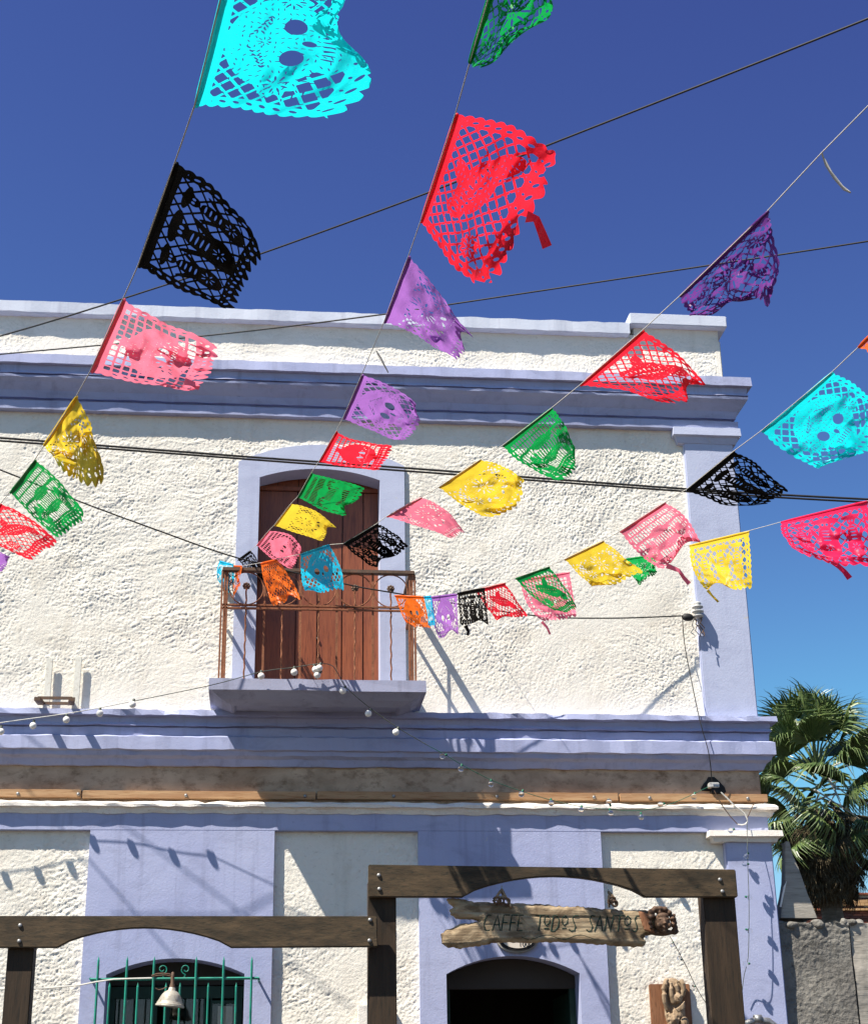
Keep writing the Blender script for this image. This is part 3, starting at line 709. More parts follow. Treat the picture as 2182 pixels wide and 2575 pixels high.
txt = [('C', 580, 612), ('A', 615, 655), ('F', 655, 690), ('F', 690, 725), ('E', 724, 752), ('T', 808, 838), ('o', 840, 868), ('D', 870, 908), ('o', 918, 945), ('S', 950, 990),
       ('S', 1025, 1062), ('A', 1058, 1100), ('N', 1102, 1142), ('T', 1150, 1185), ('o', 1188, 1218), ('S', 1222, 1254)]
def face_y(x, z):
    i = np.argmin((Xp-x)**2+(Zp-z)**2); return float(Yp[i])
for ch, a, b in txt:
    sl_ = (b-580)/(1254-580)*4
    mb = MB()
    for st in GL[ch]:
        pts = []
        for (p, q), (p2, q2) in zip(st, st[1:]):
            for s in np.linspace(0, 1, 4)[:3]:
                pts.append((p+(p2-p)*s, q+(q2-q)*s))
        pts.append(st[-1])
        w = []
        for p, q in pts:
            cx, cz = sx(a+(b-a)*p), sy(332+sl_-q*68)
            X_, Z_ = atx(cx, cz, NY), atz(cx, cz, NY)
            w.append((X_, face_y(X_, Z_)+.001, Z_))
        mb.tube(w, .0050, 5)
    mb.build('letter', M['glyph'], sign)
fl = []
for c in np.linspace(742, 1062, 40):
    cy_ = 360+9*math.sin((c-742)/320*4.4*math.pi)
    X_, Z_ = atx(sx(c), sy(cy_), NY), atz(sx(c), sy(cy_), NY); fl.append((X_, face_y(X_, Z_)+.002, Z_))
MB().tube(fl, .0035, 5).build('flourish', M['glyph'], sign)
# carved cherub at the right-hand end
def remesh(o, vs, sm=2):
    m = o.modifiers.new('fuse', 'REMESH'); m.mode = 'VOXEL'; m.voxel_size = vs; m.use_smooth_shade = True
    if sm:
        s = o.modifiers.new('soft', 'SMOOTH'); s.iterations = sm; s.factor = .5
    return o
fc = at(sx(1352), sy(292), NY-.05); u = (atx(sx(1400), sy(292), NY)-atx(sx(1300), sy(292), NY))/100   # metres per crop pixel
def fp(a, b, out=0.): return (fc[0]+(a-1352)*u, fc[1]-out, fc[2]-(b-292)*u)
hd = MB()
hd.ellipsoid(fp(1353, 296, .02), (33*u, .075, 41*u), 16, 12)
hd.ellipsoid(fp(1336, 311, .065), (14*u, .022, 13*u)); hd.ellipsoid(fp(1372, 311, .065), (14*u, .022, 13*u))
hd.ellipsoid(fp(1354, 297, .090), (5*u, .018, 12*u)); hd.ellipsoid(fp(1354, 304, .098), (8*u, .016, 5*u))
hd.ellipsoid(fp(1354, 318, .082), (10*u, .012, 2.6*u)); hd.ellipsoid(fp(1354, 324, .080), (7*u, .012, 2.6*u)); hd.ellipsoid(fp(1354, 334, .060), (12*u, .02, 8*u))
hd.ellipsoid(fp(1353, 272, .068), (25*u, .02, 14*u)); hd.ellipsoid(fp(1339, 286, .082), (10*u, .008, 2.6*u)); hd.ellipsoid(fp(1369, 286, .082), (10*u, .008, 2.6*u))
remesh(hd.build('carved_face', M['drift_dark'], sign, smooth=True), .0045, 1)
hr = MB()
for k, (a, b, r) in enumerate(((1310, 252, 17), (1328, 240, 17), (1348, 238, 15), (1368, 242, 17), (1386, 256, 16), (1302, 275, 15), (1398, 280, 14), (1300, 298, 13), (1345, 256, 13), (1318, 270, 11), (1398, 305, 14), (1304, 318, 12))):
    hr.ellipsoid(fp(a, b, .012), (r*.9*u, .035, r*.78*u))
remesh(hr.build('carved_hair', M['drift_dark'], sign, smooth=True), .008, 1)
wg = MB()
for k in range(7):
    y_ = 258+k*12; wg.ellipsoid(fp(1275+k*3.5, y_, .018), (32*u, .012, 5.5*u), 8, 6, Matrix.Rotation(math.radians(16), 3, 'Y'))
remesh(wg.build('carved_wing', M['board'], sign, smooth=True), .008, 1)
wg = MB()
for k in range(5):
    wg.ellipsoid(fp(1404+2*k, 268+k*17, .0), (17*u, .02, 8*u), 8, 6, Matrix.Rotation(math.radians(-30), 3, 'Y'))
wg.ellipsoid(fp(1350, 335, -.01), (55*u, .02, 16*u))
remesh(wg.build('carved_wing', M['drift_dark'], sign, smooth=True), .008, 1)
# rope knots between beam and sign
def rope(c, top, pts, coil):
    mb = MB()
    for pl in pts: mb.tube([at(sx(a), sy(b), NY-.03-.012*(i % 2)) for i, (a, b) in enumerate(pl)], .009, 6)
    o = mb.build('hanging_rope', M['drift_pale'], sign, smooth=True)
    mc = MB()
    for (a, b, r) in coil:
        p = at(sx(a), sy(b), NY-.045)
        mc.tube([(p[0]+r*math.cos(t), p[1]-.004*math.sin(2*t), p[2]+r*math.sin(t)) for t in np.linspace(0, 2*math.pi, 15)], .008, 5, False)
    mc.build('rope_knot', M['drift_dark'], sign, smooth=True)
    MB().tube([at(sx(c), sy(top), NY-.03), at(sx(c)-1, sy(top+18), NY-.03)], .004, 5).build('hook', M['zinc'], sign)
rope(660, 134, [[(660, 150), (650, 162), (638, 180), (630, 200)], [(660, 150), (668, 168), (680, 190), (690, 210)], [(638, 180), (655, 186), (676, 190)], [(655, 160), (665, 178), (650, 195)], [(690, 205), (697, 222), (699, 232)]],
     [(636, 198, .022), (680, 203, .022), (658, 200, .017), (648, 203, .012)])
rope(1122, 150, [[(1122, 160), (1125, 180), (1124, 205), (1126, 228)], [(1122, 160), (1138, 175), (1152, 200), (1156, 225)], [(1126, 170), (1140, 190), (1130, 212)]],
     [(1140, 195, .02), (1150, 212, .02), (1130, 205, .015)])
# oval plaque on the wall
def qx(c): return (1080+c/4.2)*.8085
def qy(c): return (2220+c/4.2)*.8085
pc = at(qx(925), qy(600), -.055)
plq = thing('oval_plaque', 'dark rimmed oval plaque above the doorway half hidden by the sign', 'plaque', pc)
prx = atx(qx(1150), qy(600), -.055)-pc[0]; prz = pc[2]-atz(qx(925), qy(748), -.055)
def oval(sx_, sz_, y0, y1): return MB().prism([(pc[0]+sx_*math.cos(t), pc[2]+sz_*math.sin(t)) for t in np.linspace(0, 2*math.pi, 41)[:-1]], y0, y1)
oval(prx, prz, -.075, -.052).build('rim', M['concrete_pale'], plq, bevel=.003)
oval(prx*.9, prz*.86, -.081, -.0755).build('field', M['black'], plq)
oval(prx*.74, prz*.66, -.0855, -.0815).build('medallion', M['plaque_cream'], plq)
def text_mesh(name, s, size, p, mat, parent):
    cu = bpy.data.curves.new(name, 'FONT'); cu.body = s; cu.size = size; cu.extrude = .001; cu.align_x = 'CENTER'; cu.align_y = 'CENTER'; cu.resolution_u = 3
    o = bpy.data.objects.new(name, cu); COL.objects.link(o)
    dg = bpy.context.evaluated_depsgraph_get(); me = bpy.data.meshes.new_from_object(o.evaluated_get(dg)); bpy.data.objects.remove(o)
    me.transform(Matrix.Rotation(math.pi/2, 4, 'X'))
    return link(name, me, mat, parent, p)
text_mesh('lettering', '1000', .055, (pc[0]+.06, -.087, atz(qx(960), qy(652), -.086)), M['black'], plq)
# ------------------------------------------------------------------ carved panel on the wall right of the door
def cx_(c): return (1450+c/4.41)*.8085
def cy_(c): return (2220+c/4.41)*.8085
ba, bb = atx(cx_(812), cy_(1300), -.03), atx(cx_(1262), cy_(1300), -.03); bt = atz(cx_(1000), cy_(1125), -.03)
carv = thing('carved_panel', 'red brown board with a pale driftwood carving of figures and hands', 'carving', ((ba+bb)/2, -.03, bt-1.0))
MB().box(ba, bb, -.035, -.004, bt-1.0, bt).build('board', M['board'], carv, bevel=.006)
uu = (bb-ba)/450
def cp(a, b, out=0.): return (ba+(a-812)*uu, -.04-out, bt-(b-1125)*uu)
cv = MB()
cv.ellipsoid(cp(1070, 1210, -.01), (125*uu, .032, 150*uu), 12, 9); cv.ellipsoid(cp(1075, 1420, -.01), (120*uu, .034, 190*uu), 12, 9); cv.ellipsoid(cp(1085, 1640, -.01), (125*uu, .036, 190*uu), 12, 9)
def limb(pts, r0, r1, out=.03):
    n = len(pts); cv.tube([cp(a, b, out+.012*math.sin(i*1.3)) for i, (a, b) in enumerate(pts)], [(r0+(r1-r0)*i/(n-1))*uu for i in range(n)], 8)
limb([(960, 1180), (955, 1240), (960, 1320), (985, 1400)], 36, 26)
limb([(960, 1185), (975, 1130), (985, 1095), (1010, 1085)], 34, 22)
limb([(1150, 1090), (1170, 1130), (1175, 1200), (1160, 1260)], 30, 26)
limb([(1040, 1120), (1035, 1180), (1040, 1250), (1060, 1330)], 26, 30)
limb([(1110, 1100), (1095, 1150), (1110, 1200), (1120, 1235)], 22, 26)
cv.ellipsoid(cp(1105, 1280, .04), (48*uu, 38*uu, 55*uu))
cv.ellipsoid(cp(1095, 1282, .085), (9*uu, 12*uu, 16*uu)); cv.ellipsoid(cp(1080, 1268, .075), (10*uu, 8*uu, 6*uu)); cv.ellipsoid(cp(1120, 1262, .075), (10*uu, 8*uu, 6*uu)); cv.ellipsoid(cp(1100, 1310, .078), (14*uu, 8*uu, 5*uu))
for k in range(4): limb([(1060+8*k, 1400+k*8), (1100+8*k, 1375+k*9), (1150, 1330+k*18), (1165, 1315+k*20)], 9, 7, .075)
for t in np.linspace(0, 2*math.pi, 9)[:-1]: cv.ellipsoid(cp(1040+48*math.cos(t), 1500+48*math.sin(t), .04), (24*uu, 24*uu, 24*uu))
cv.ellipsoid(cp(1040, 1500, .05), (40*uu, 34*uu, 46*uu)); cv.ellipsoid(cp(1035, 1505, .085), (9*uu, 12*uu, 14*uu))
cv.ellipsoid(cp(1160, 1530, .04), (45*uu, 34*uu, 60*uu)); limb([(1000, 1560), (1020, 1660), (1080, 1800), (1060, 1950)], 50, 60, .02); limb([(1150, 1580), (1150, 1700), (1110, 1850)], 45, 50, .02)
limb([(1060, 1400), (1080, 1450), (1110, 1470)], 26, 30, .02); limb([(1000, 1390), (990, 1440), (1010, 1470)], 24, 24, .02)
remesh(cv.build('figures', M['drift_pale'], carv, smooth=True), .005, 1)
# ------------------------------------------------------------------ small fixtures on the facade
br = thing('rusty_bracket', 'rusty open bracket with two white wall straps standing on the ledge', 'bracket', at(115, 1425, -.1))
def rx(c): return (50+c/5.88)*.8085
def ry(c): return (1620+c/5.88)*.8085
for a, b, c_, d in ((362, 408, 205, 860), (790, 835, 185, 900)):
    for_ = MB().box(atx(rx(a), ry(600), -.05)+0, atx(rx(a), ry(600), -.05)+.055, -.052, -.040, zl[0]+.02, atz(rx(a), ry(c_), -.05))
    for_.build('strap', M['strap_white'], br, bevel=.003)
q = [at(rx(265), ry(792), -.06), at(rx(775), ry(800), -.06), at(rx(300), ry(872), -.24), at(rx(760), ry(880), -.24)]
zb_ = zl[0]+.10
xq0, xq1 = atx(rx(262), ry(830), -.15), atx(rx(778), ry(830), -.15)
zf_, zk_ = atz(rx(520), ry(797), -.27), atz(rx(530), ry(876), -.05)
xf0, xf1 = atx(rx(262), ry(797), -.27), atx(rx(775), ry(797), -.27)
xk0, xk1 = atx(rx(312), ry(876), -.05), atx(rx(752), ry(876), -.05)
MB().box(xf0, xf1, -.276, -.264, zf_-.012, zf_+.012).build('front_bar', M['iron'], br)
MB().box(xk0, xk1, -.056, -.044, zk_-.012, zk_+.012).build('back_bar', M['iron'], br)
for xa_, xb_ in ((xf0, xk0), (xf1, xk1)):
    MB().add([(xb_-.025, -.04, zk_+.016), (xb_+.025, -.04, zk_+.016), (xa_+.025, -.285, zf_+.004), (xa_-.025, -.285, zf_+.004), (xb_-.025, -.04, zk_-.014), (xb_+.025, -.04, zk_-.014), (xa_+.025, -.285, zf_-.026), (xa_-.025, -.285, zf_-.026)],
             [(0, 1, 2, 3), (7, 6, 5, 4), (0, 4, 5, 1), (1, 5, 6, 2), (2, 6, 7, 3), (3, 7, 4, 0)]).build('side_bar', M['iron'], br)
# insulator where the cable is made fast
def ix(c): return (1650+c/7.056)*.8085
def iy(c): return (1480+c/7.056)*.8085
ins = thing('cable_insulator', 'ribbed wire anchor beside the upper pilaster holding a black cable', 'insulator', at(ix(730), iy(450), -.08))
ip = at(ix(735), iy(410), -.10)
MB().lathe([(0, .085), (.03, .085), (.035, .07), (.022, .06), (.05, .045), (.05, .035), (.026, .03), (.026, .012), (.052, .004), (.052, -.006), (.028, -.014), (.028, -.03), (.05, -.04), (.045, -.05), (0, -.06)], ip, 14).build('spool', M['plastic_grey'], ins, smooth=True)
MB().ellipsoid(at(ix(555), iy(510), -.12), (.055, .03, .035), 10, 7).build('clamp', M['cable'], ins, smooth=True)
for k in range(5):
    rg = random.Random(k); pts = [(ip[0]-.05+.02*k, ip[1]-.01, ip[2]-.05)]
    for j in range(5): pts.append((pts[-1][0]+rg.uniform(-.03, .045), pts[-1][1]+rg.uniform(-.02, .02), pts[-1][2]-rg.uniform(.02, .05)))
    MB().tube(pts, .005, 5).build('wire_end', M['twine'] if k % 2 else M['iron'], ins)
MB().tube([(ip[0], .02, ip[2]-.02), (ip[0], ip[1], ip[2]-.02)], .018, 8).build('stem', M['iron'], ins)
# junction box
def jx(c): return (1700+c/5.88)*.8085
def jy(c): return (1900+c/5.88)*.8085
jb = thing('junction_box', 'small grey junction box in a broken hole above the pine batten', 'box', at(jx(570), jy(480), -.05))
jp = at(jx(570), jy(450), -.06)
hole = [(470, 320), (560, 318), (620, 370), (715, 470), (735, 540), (690, 580), (600, 590), (520, 530), (380, 525), (360, 490), (400, 420), (440, 380)]
MB().prism([(atx(jx(a), jy(b), -.004), atz(jx(a), jy(b), -.004)) for a, b in hole], -.006, -.0025).build('hole', M['black'], jb)  # flat black sheet, painted on for the dark depth of the hole
MB().box(atx(jx(490), jy(450), -.09), atx(jx(640), jy(450), -.09), -.09, -.01, atz(jx(500), jy(470), -.09), atz(jx(500), jy(395), -.09)).build('cover', M['plastic_grey'], jb, bevel=.006)
MB().box(atx(jx(525), jy(450), -.09), atx(jx(660), jy(450), -.09), -.075, -.01, atz(jx(500), jy(560), -.075), atz(jx(500), jy(475), -.09)).build('body', M['black'], jb, bevel=.008)
MB().tube([at(jx(a), jy(b), -.11) for a, b in ((660, 545), (760, 640), (860, 745), (950, 810), (1010, 860), (1050, 940), (1050, 980), (1020, 1015), (970, 1025), (905, 1018))], .006, 5).build('white_lead', M['white_wire'], jb)
MB().tube([at(jx(a), jy(b), -.11) for a, b in ((560, 520), (620, 640), (700, 770), (800, 905), (905, 1018))], .004, 5).build('dark_lead', M['iron'], jb)
MB().tube([at(jx(a), jy(b), -.11) for a, b in ((1050, 920), (1080, 860), (1130, 740), (1175, 700))], .004, 5).build('dark_lead', M['iron'], jb)
nb = thing('notice_box', 'white box on the stucco half hidden behind the middle post', 'box', at(765, 2070, -.03))
MB().box(atx(727, 2060, -.06), atx(800, 2060, -.06), -.06, .0, atz(760, 2170, -.06), atz(760, 2044, -.06)).build('body', M['lime'], nb, bevel=.006)
cd = thing('bent_conduit', 'grey bent conduit elbow at the foot of the right pilaster', 'pipe', at(1540, 2100, -.15))
MB().tube([at(a, b, -.16) for a, b in ((1490, 2140), (1497, 2105), (1512, 2084), (1535, 2075), (1562, 2077), (1582, 2092), (1590, 2140))], .028, 10).build('elbow', M['zinc'], cd, smooth=True)
sn = at(1540, 2073, -.16)
MB().lathe([(.029, -.03), (.036, -.03), (.036, .03), (.029, .03)], sn, 14, (1, 0, 0)).build('collar', M['zinc'], cd, smooth=True)

# ------------------------------------------------------------------ cables
def cable(name, label, pts, r, mat='cable', cat='cable', group=None, parts=None):
    """pts: (view x, view y, depth along the view axis)"""
    P = [Vector(deep(*p)) for p in pts]
    Q = []
    for i in range(len(P)-1):
        p0, p1, p2, p3 = P[max(i-1, 0)], P[i], P[i+1], P[min(i+2, len(P)-1)]
        for t in np.linspace(0, 1, 7)[:-1]:
            Q.append(.5*((2*p1)+(-p0+p2)*t+(2*p0-5*p1+4*p2-p3)*t*t+(-p0+3*p1-3*p2+p3)*t**3))
    Q.append(P[-1])
    o = MB().tube(Q, r, 6).build(name, M[mat], None, origin=P[0], smooth=True)
    props(o, label, cat, group); return o
cable('overhead_cable', 'black cable rising from the left roofline past the red flag to the upper right', [(-500, 815, 13.2), (0, 683, 11.5), (355, 573, 10.6), (540, 512, 10.2), (865, 393, 9.4), (1125, 290, 8.8), (1764, 37, 7.6), (2200, -150, 6.9)], .0062)
cable('overhead_cable', 'black cable crossing the parapet and sky at the foot of the large flags', [(-500, 770, 13.0), (0, 720, 12.4), (430, 681, 11.9), (785, 638, 11.4), (925, 617, 11.2), (1435, 540, 10.6), (1764, 490, 10.2), (2200, 420, 9.8)], .0058)
cable('overhead_cable', 'upper strand of the paired black cable crossing above the balcony door', [(-500, 855, 11.5), (0, 890, 11.7), (510, 929, 11.9), (820, 951, 12.0), (1395, 994, 12.1), (1764, 1015, 12.1), (2200, 1035, 12.1)], .0085)
cable('overhead_cable', 'lower strand of the paired black cable crossing above the balcony door', [(-500, 863, 11.6), (0, 896, 11.75), (510, 934, 11.95), (820, 957, 12.05), (1395, 999, 12.15), (1764, 1021, 12.15), (2200, 1040, 12.15)], .008)
tF = lambda x, y, Y: float((at(x, y, Y)-CC) @ CF)
cable('service_cable', 'thin black cable sagging from the left wall along the balcony to the insulator', [(-300, 838, 12.4), (0, 955, 12.5), (150, 1015, 12.6), (320, 1078, 12.65), (485, 1135, tF(485, 1135, -.66)), (700, 1187, tF(700, 1187, -.62)), (810, 1207, tF(810, 1207, -.6)), (1070, 1250, tF(1070, 1250, -.4)), (1230, 1257, tF(1230, 1257, -.25)), (1392, 1252, tF(1392, 1252, -.12))], .006)
cable('drop_cable', 'thin dark cable dropping from the insulator to the junction box', [(1387, 1256, tF(1387, 1256, -.12)), (1393, 1320, tF(1393, 1320, -.06)), (1420, 1455, tF(1420, 1455, -.17)), (1440, 1530, tF(1440, 1530, -.17)), (1447, 1590, tF(1447, 1590, -.1))], .004)

# ------------------------------------------------------------------ strings of bulbs
BME = {}
def bulb(kind, p, r, parent, tilt=0.):
    key = (kind,)
    if key not in BME:
        a = MB().ellipsoid((0, 0, -1.0), (1, 1, 1), 14, 10).build('bulb', M['bulb_white'] if kind == 'white' else M['glass'], parent, origin=(0, 0, 0), smooth=True)
        b = MB().lathe([(0, .75), (.30, .72), (.38, .55), (.42, .0), (.44, -.12), (0, -.12)], (0, 0, 0), 9).build('socket', M['socket_dark'] if kind == 'white' else M['socket_green'], a, origin=(0, 0, 0), smooth=True)
        BME[key] = (a.data, b.data)
    else:
        a = link('bulb', BME[key][0], None, parent, p); b = link('socket', BME[key][1], None, a, p)
    a.location = Vector(p)-wloc(parent); a.scale = (r, r, r); a.rotation_euler = (0, tilt, 0); WORLD[a.name] = Vector(p); b.location = (0, 0, 0)
    if kind == 'clear' and 'fil' not in BME:
        BME['fil'] = 1
    return a
def light_string(label, pts, bulbs, kind, r, mat, cr=.004):
    P = [Vector(at(x, y, Y)) for x, y, Y in pts]
    s = thing('string_lights', label, 'string lights', P[0], 'strings of bulbs on the facade')
    Q = []
    for i in range(len(P)-1):
        p0, p1, p2, p3 = P[max(i-1, 0)], P[i], P[i+1], P[min(i+2, len(P)-1)]
        for t in np.linspace(0, 1, 6)[:-1]:
            Q.append(.5*((2*p1)+(-p0+p2)*t+(2*p0-5*p1+4*p2-p3)*t*t+(-p0+3*p1-3*p2+p3)*t**3))
    Q.append(P[-1])
    MB().tube(Q, cr, 5).build('flex', M[mat], s)
    for x, y, Y, tl in bulbs: bulb(kind, at(x, y, Y)+np.array([0, 0, r*.9]), r, s, tl)
    return s
B1 = -.36
light_string('white globe bulbs slung from the left along the lavender ledge', [(-420, 1520, B1), (-66, 1483, B1), (0, 1470, B1), (130, 1452, B1-.03), (203, 1439, B1-.07), (268, 1426, B1-.10)],
             [(-66, 1497, B1, 0), (-132, 1506, B1, 0), (2, 1487, B1, 0), (68, 1475, B1, .1), (135, 1463, B1-.03, 0), (203, 1450, B1-.07, 0), (271, 1432, B1-.10, .2)], 'white', .028, 'white_wire')
light_string('white globe bulbs gathered on the balcony and hanging down from its slab', [(270, 1426, B1-.10), (430, 1393, -.63), (531, 1366, -.66), (598, 1357, -.66), (643, 1350, -.66), (672, 1352, -.66), (686, 1368, -.66), (704, 1398, -.67), (755, 1442, -.65), (812, 1482, -.62), (870, 1516, -.58)],
             [(531, 1374, -.66, 0), (598, 1366, -.66, 0), (639, 1361, -.66, -.3), (651, 1358, -.69, .3), (650, 1374, -.66, .8), (700, 1405, -.68, .5), (752, 1451, -.66, .5), (808, 1489, -.63, .5)], 'white', .028, 'socket_dark', .0035)
light_string('clear bulbs in green sockets slung under the ledge to the junction box', [(870, 1516, -.58), (905, 1535, -.56), (940, 1556, -.53), (1000, 1587, -.48), (1060, 1609, -.42), (1120, 1627, -.37), (1180, 1640, -.32), (1240, 1646, -.27), (1302, 1648, -.23), (1365, 1634, -.18), (1440, 1600, -.12)],
             [(905, 1541, -.56, 1.2), (938, 1563, -.53, .2), (998, 1594, -.48, 0), (1062, 1615, -.42, .4), (1120, 1633, -.37, 0), (1182, 1647, -.32, .2), (1240, 1653, -.27, -.2), (1303, 1661, -.23, 0), (1240, 1641, -.27, 2.8), (1348, 1640, -.20, 1.4), (1412, 1620, -.15, .3)], 'clear', .024, 'socket_green', .0028)
light_string('clear bulbs in green sockets dropping down the right corner pilaster', [(1518, 1668, -.16), (1519, 1720, -.21), (1520, 1770, -.2), (1522, 1830, -.2), (1522, 1890, -.2), (1520, 1950, -.19), (1512, 1985, -.14), (1508, 2020, -.12)],
             [(1520, 1742, -.2, .6), (1519, 1762, -.2, 1.6), (1518, 1829, -.2, -1.4), (1519, 1896, -.2, -1.2), (1521, 1965, -.19, 1.5), (1490, 1692, -.2, 1.2)], 'clear', .022, 'socket_dark', .003)
light_string('dark sockets on a wire trailing from the carved sign past the red board', [(1362, 1905, -1.5), (1376, 1930, -1.2), (1393, 1962, -.8), (1412, 2002, -.4), (1428, 2030, -.25), (1444, 2052, -.2)],
             [(1368, 1922, -1.3, .4), (1384, 1955, -.95, 2.2), (1411, 2010, -.4, 1.4)], 'clear', .016, 'socket_dark', .003)

# ------------------------------------------------------------------ paper flags on strings
def lattice(x, y, p, w, ang=0.):
    a = ((x+y*1.12)/p) % 1; b = ((x-y*1.12)/p) % 1
    return w - np.minimum(np.minimum(a, 1-a), np.minimum(b, 1-b))*p*.70
def sqgrid(x, y, p, q, w):
    a = (x/p) % 1; b = (y/q) % 1
    return w - np.minimum(np.minimum(a, 1-a)*p, np.minimum(b, 1-b)*q)
def ell(x, y, cx, cy, a, b, ang=0.):
    c, s = math.cos(ang), math.sin(ang); X = (x-cx)*c+(y-cy)*s; Y = -(x-cx)*s+(y-cy)*c
    return (1-np.sqrt((X/a)**2+(Y/b)**2))*min(a, b)
def petals(x, y, cx, cy, r0, r1, n, w=.3):
    X, Y = x-cx, y-cy; r = np.hypot(X, Y); t = np.arctan2(Y, X)
    k = np.round(t/(2*np.pi/n))*(2*np.pi/n); d = np.abs(t-k)*r; m = (r0+r1)/2; h = (r1-r0)/2
    return (1-np.sqrt(((r-m)/h)**2+(d/(h*w))**2))*h*w
def rose(x, y, cx, cy, r, n): 
    X, Y = x-cx, y-cy; return r*(1+.14*np.cos(n*np.arctan2(Y, X))) - np.hypot(X, Y)
W0, H0 = .69, .48
def design(kind, u, v, seed, ragk=1., fine=False):
    x, y = u*W0, v*H0
    mx = np.minimum(x, W0-x)
    bot = H0-y
    border = np.maximum(np.maximum(.055-mx, .045-y), .085-bot)
    F = border; holes = np.full(x.shape, -1.)
    def cut(h):
        nonlocal holes
        holes = np.maximum(holes, h)
    def put(f):
        nonlocal F
        F = np.maximum(F, f)
    cx = W0/2
    if kind == 'skull':
        put(lattice(x, y, .072, .0056))
        put(ell(x, y, cx, .195, .215, .150)); put(ell(x, y, cx, .325, .125, .080))
        for s in (-1, 1):
            cut(ell(x, y, cx+s*.078, .245, .038, .034)); put(rose(x, y, cx+s*.205, .24, .055, 9)); cut(petals(x, y, cx+s*.205, .24, .018, .042, 9, .28))
            for k in range(6): cut(ell(x, y, cx+s*(.035+.018*k), .115+.010*k, .009, .0035, s*.9)); cut(ell(x, y, cx+s*(.05+.015*k), .145+.006*k, .008, .003, -s*.6))
        cut(ell(x, y, cx, .285, .014, .020)); cut(petals(x, y, cx, .155, .008, .026, 8, .22))
        for k in range(-3, 4): cut(ell(x, y, cx+k*.021, .338, .0035, .020))
    elif kind == 'leafy':
        put(np.full(x.shape, .004))
        cut(petals(x, y, cx, .205, .045, .098, 10, .20)); cut(petals(x, y, cx, .205, .012, .034, 7, .3))
        for s in (-1, 1):
            cut(petals(x, y, cx+s*.20, .27, .018, .052, 8, .24)); cut(ell(x, y, cx+s*.115, .325, .026, .011, s*.5)); cut(ell(x, y, cx+s*.05, .345, .022, .009, -s*.5))
            for k in range(5): cut(ell(x, y, cx+s*(.12+.036*k), .115+.018*(k % 2), .015, .0065, s*(.9-.3*k)))
            wn_ = np.minimum(.038-np.abs(x-cx-s*.245), .045-np.abs(y-.185)); cut(np.minimum(wn_, -lattice(x, y, .05, .0052)))
    elif kind == 'figures':
        put(lattice(x, y, .074, .0054))
        for ccx, s in ((.155, .95), (.345, 1.4), (.535, .95)):
            put(ell(x, y, ccx, .12, .030*s, .030*s)); put(ell(x, y, ccx, .09, .075*s, .018*s)); put(ell(x, y, ccx, .20+.02*s, .04*s, .07*s)); put(ell(x, y, ccx, .31, .06*s, .08*s))
            for q in (-1, 1): cut(ell(x, y, ccx+q*.011*s, .118, .007*s, .008*s)); put(ell(x, y, ccx+q*.055*s, .22, .012*s, .06*s, q*.4))
            for k in range(4): cut(ell(x, y, ccx, .175+.026*k, .022*s, .0045))
            cut(petals(x, y, ccx, .31, .012, .034, 7, .25))
    elif kind == 'church':
        put(sqgrid(x, y-.01, .034, .075, .0065))
        put(ell(x, y, cx, .235, .16, .105)); put(ell(x, y, .13, .30, .055, .10)); put(ell(x, y, W0-.13, .30, .055, .10)); put(np.minimum(.012-np.abs(y-.16), mx-.05)); put(np.minimum(.012-np.abs(y-.29), mx-.05))
        for k in range(-4, 5): cut(np.minimum(.006-np.abs(x-cx-k*.030), .034-np.abs(y-.235)))
        for s in (-1, 1):
            cut(petals(x, y, cx+s*.21, .30, .012, .034, 8, .26)); cut(ell(x, y, cx+s*.12, .20, .02, .012))
    elif kind == 'flower':
        put(lattice(x, y, .068, .0056)); put(rose(x, y, cx, .22, .12, 10)); cut(petals(x, y, cx, .22, .045, .105, 10, .24)); cut(petals(x, y, cx, .22, .012, .036, 7, .3))
        for s in (-1, 1):
            put(rose(x, y, cx+s*.215, .15, .06, 8)); cut(petals(x, y, cx+s*.215, .15, .015, .046, 8, .26)); put(ell(x, y, cx+s*.19, .30, .085, .032, s*.5))
            for k in range(4): cut(ell(x, y, cx+s*(.13+.035*k), .28+.012*k, .012, .004, s*1.1))
    elif kind == 'grid':
        put(sqgrid(x, y, .050, .040, .0056)); put(ell(x, y, cx, .255, .255, .135)); put(rose(x, y, cx, .12, .05, 8))
        for k in range(-5, 6): cut(ell(x, y, cx+k*.034, .27+.012*(k % 3), .011, .005, k*.7)); cut(ell(x, y, cx+k*.033, .32, .009, .004, -k*.5))
        for s in (-1, 1): cut(ell(x, y, cx+s*.055, .275, .02, .024))
    elif kind == 'bird':
        put(lattice(x, y, .066, .0052)); put(ell(x, y, cx-.03, .22, .15, .075, -.35)); put(ell(x, y, cx+.11, .16, .05, .045)); put(ell(x, y, cx-.17, .30, .10, .045, -.8)); put(ell(x, y, cx-.02, .16, .11, .04, .7))
        for k in range(7): cut(ell(x, y, cx-.12+.033*k, .235-.012*k, .010, .004, 1.)); cut(ell(x, y, cx-.10+.03*k, .265-.012*k, .010, .0035, -.6))
        cut(ell(x, y, cx+.12, .155, .009, .009)); cut(petals(x, y, W0-.13, .30, .012, .04, 8, .25)); put(rose(x, y, W0-.13, .30, .05, 8)); 
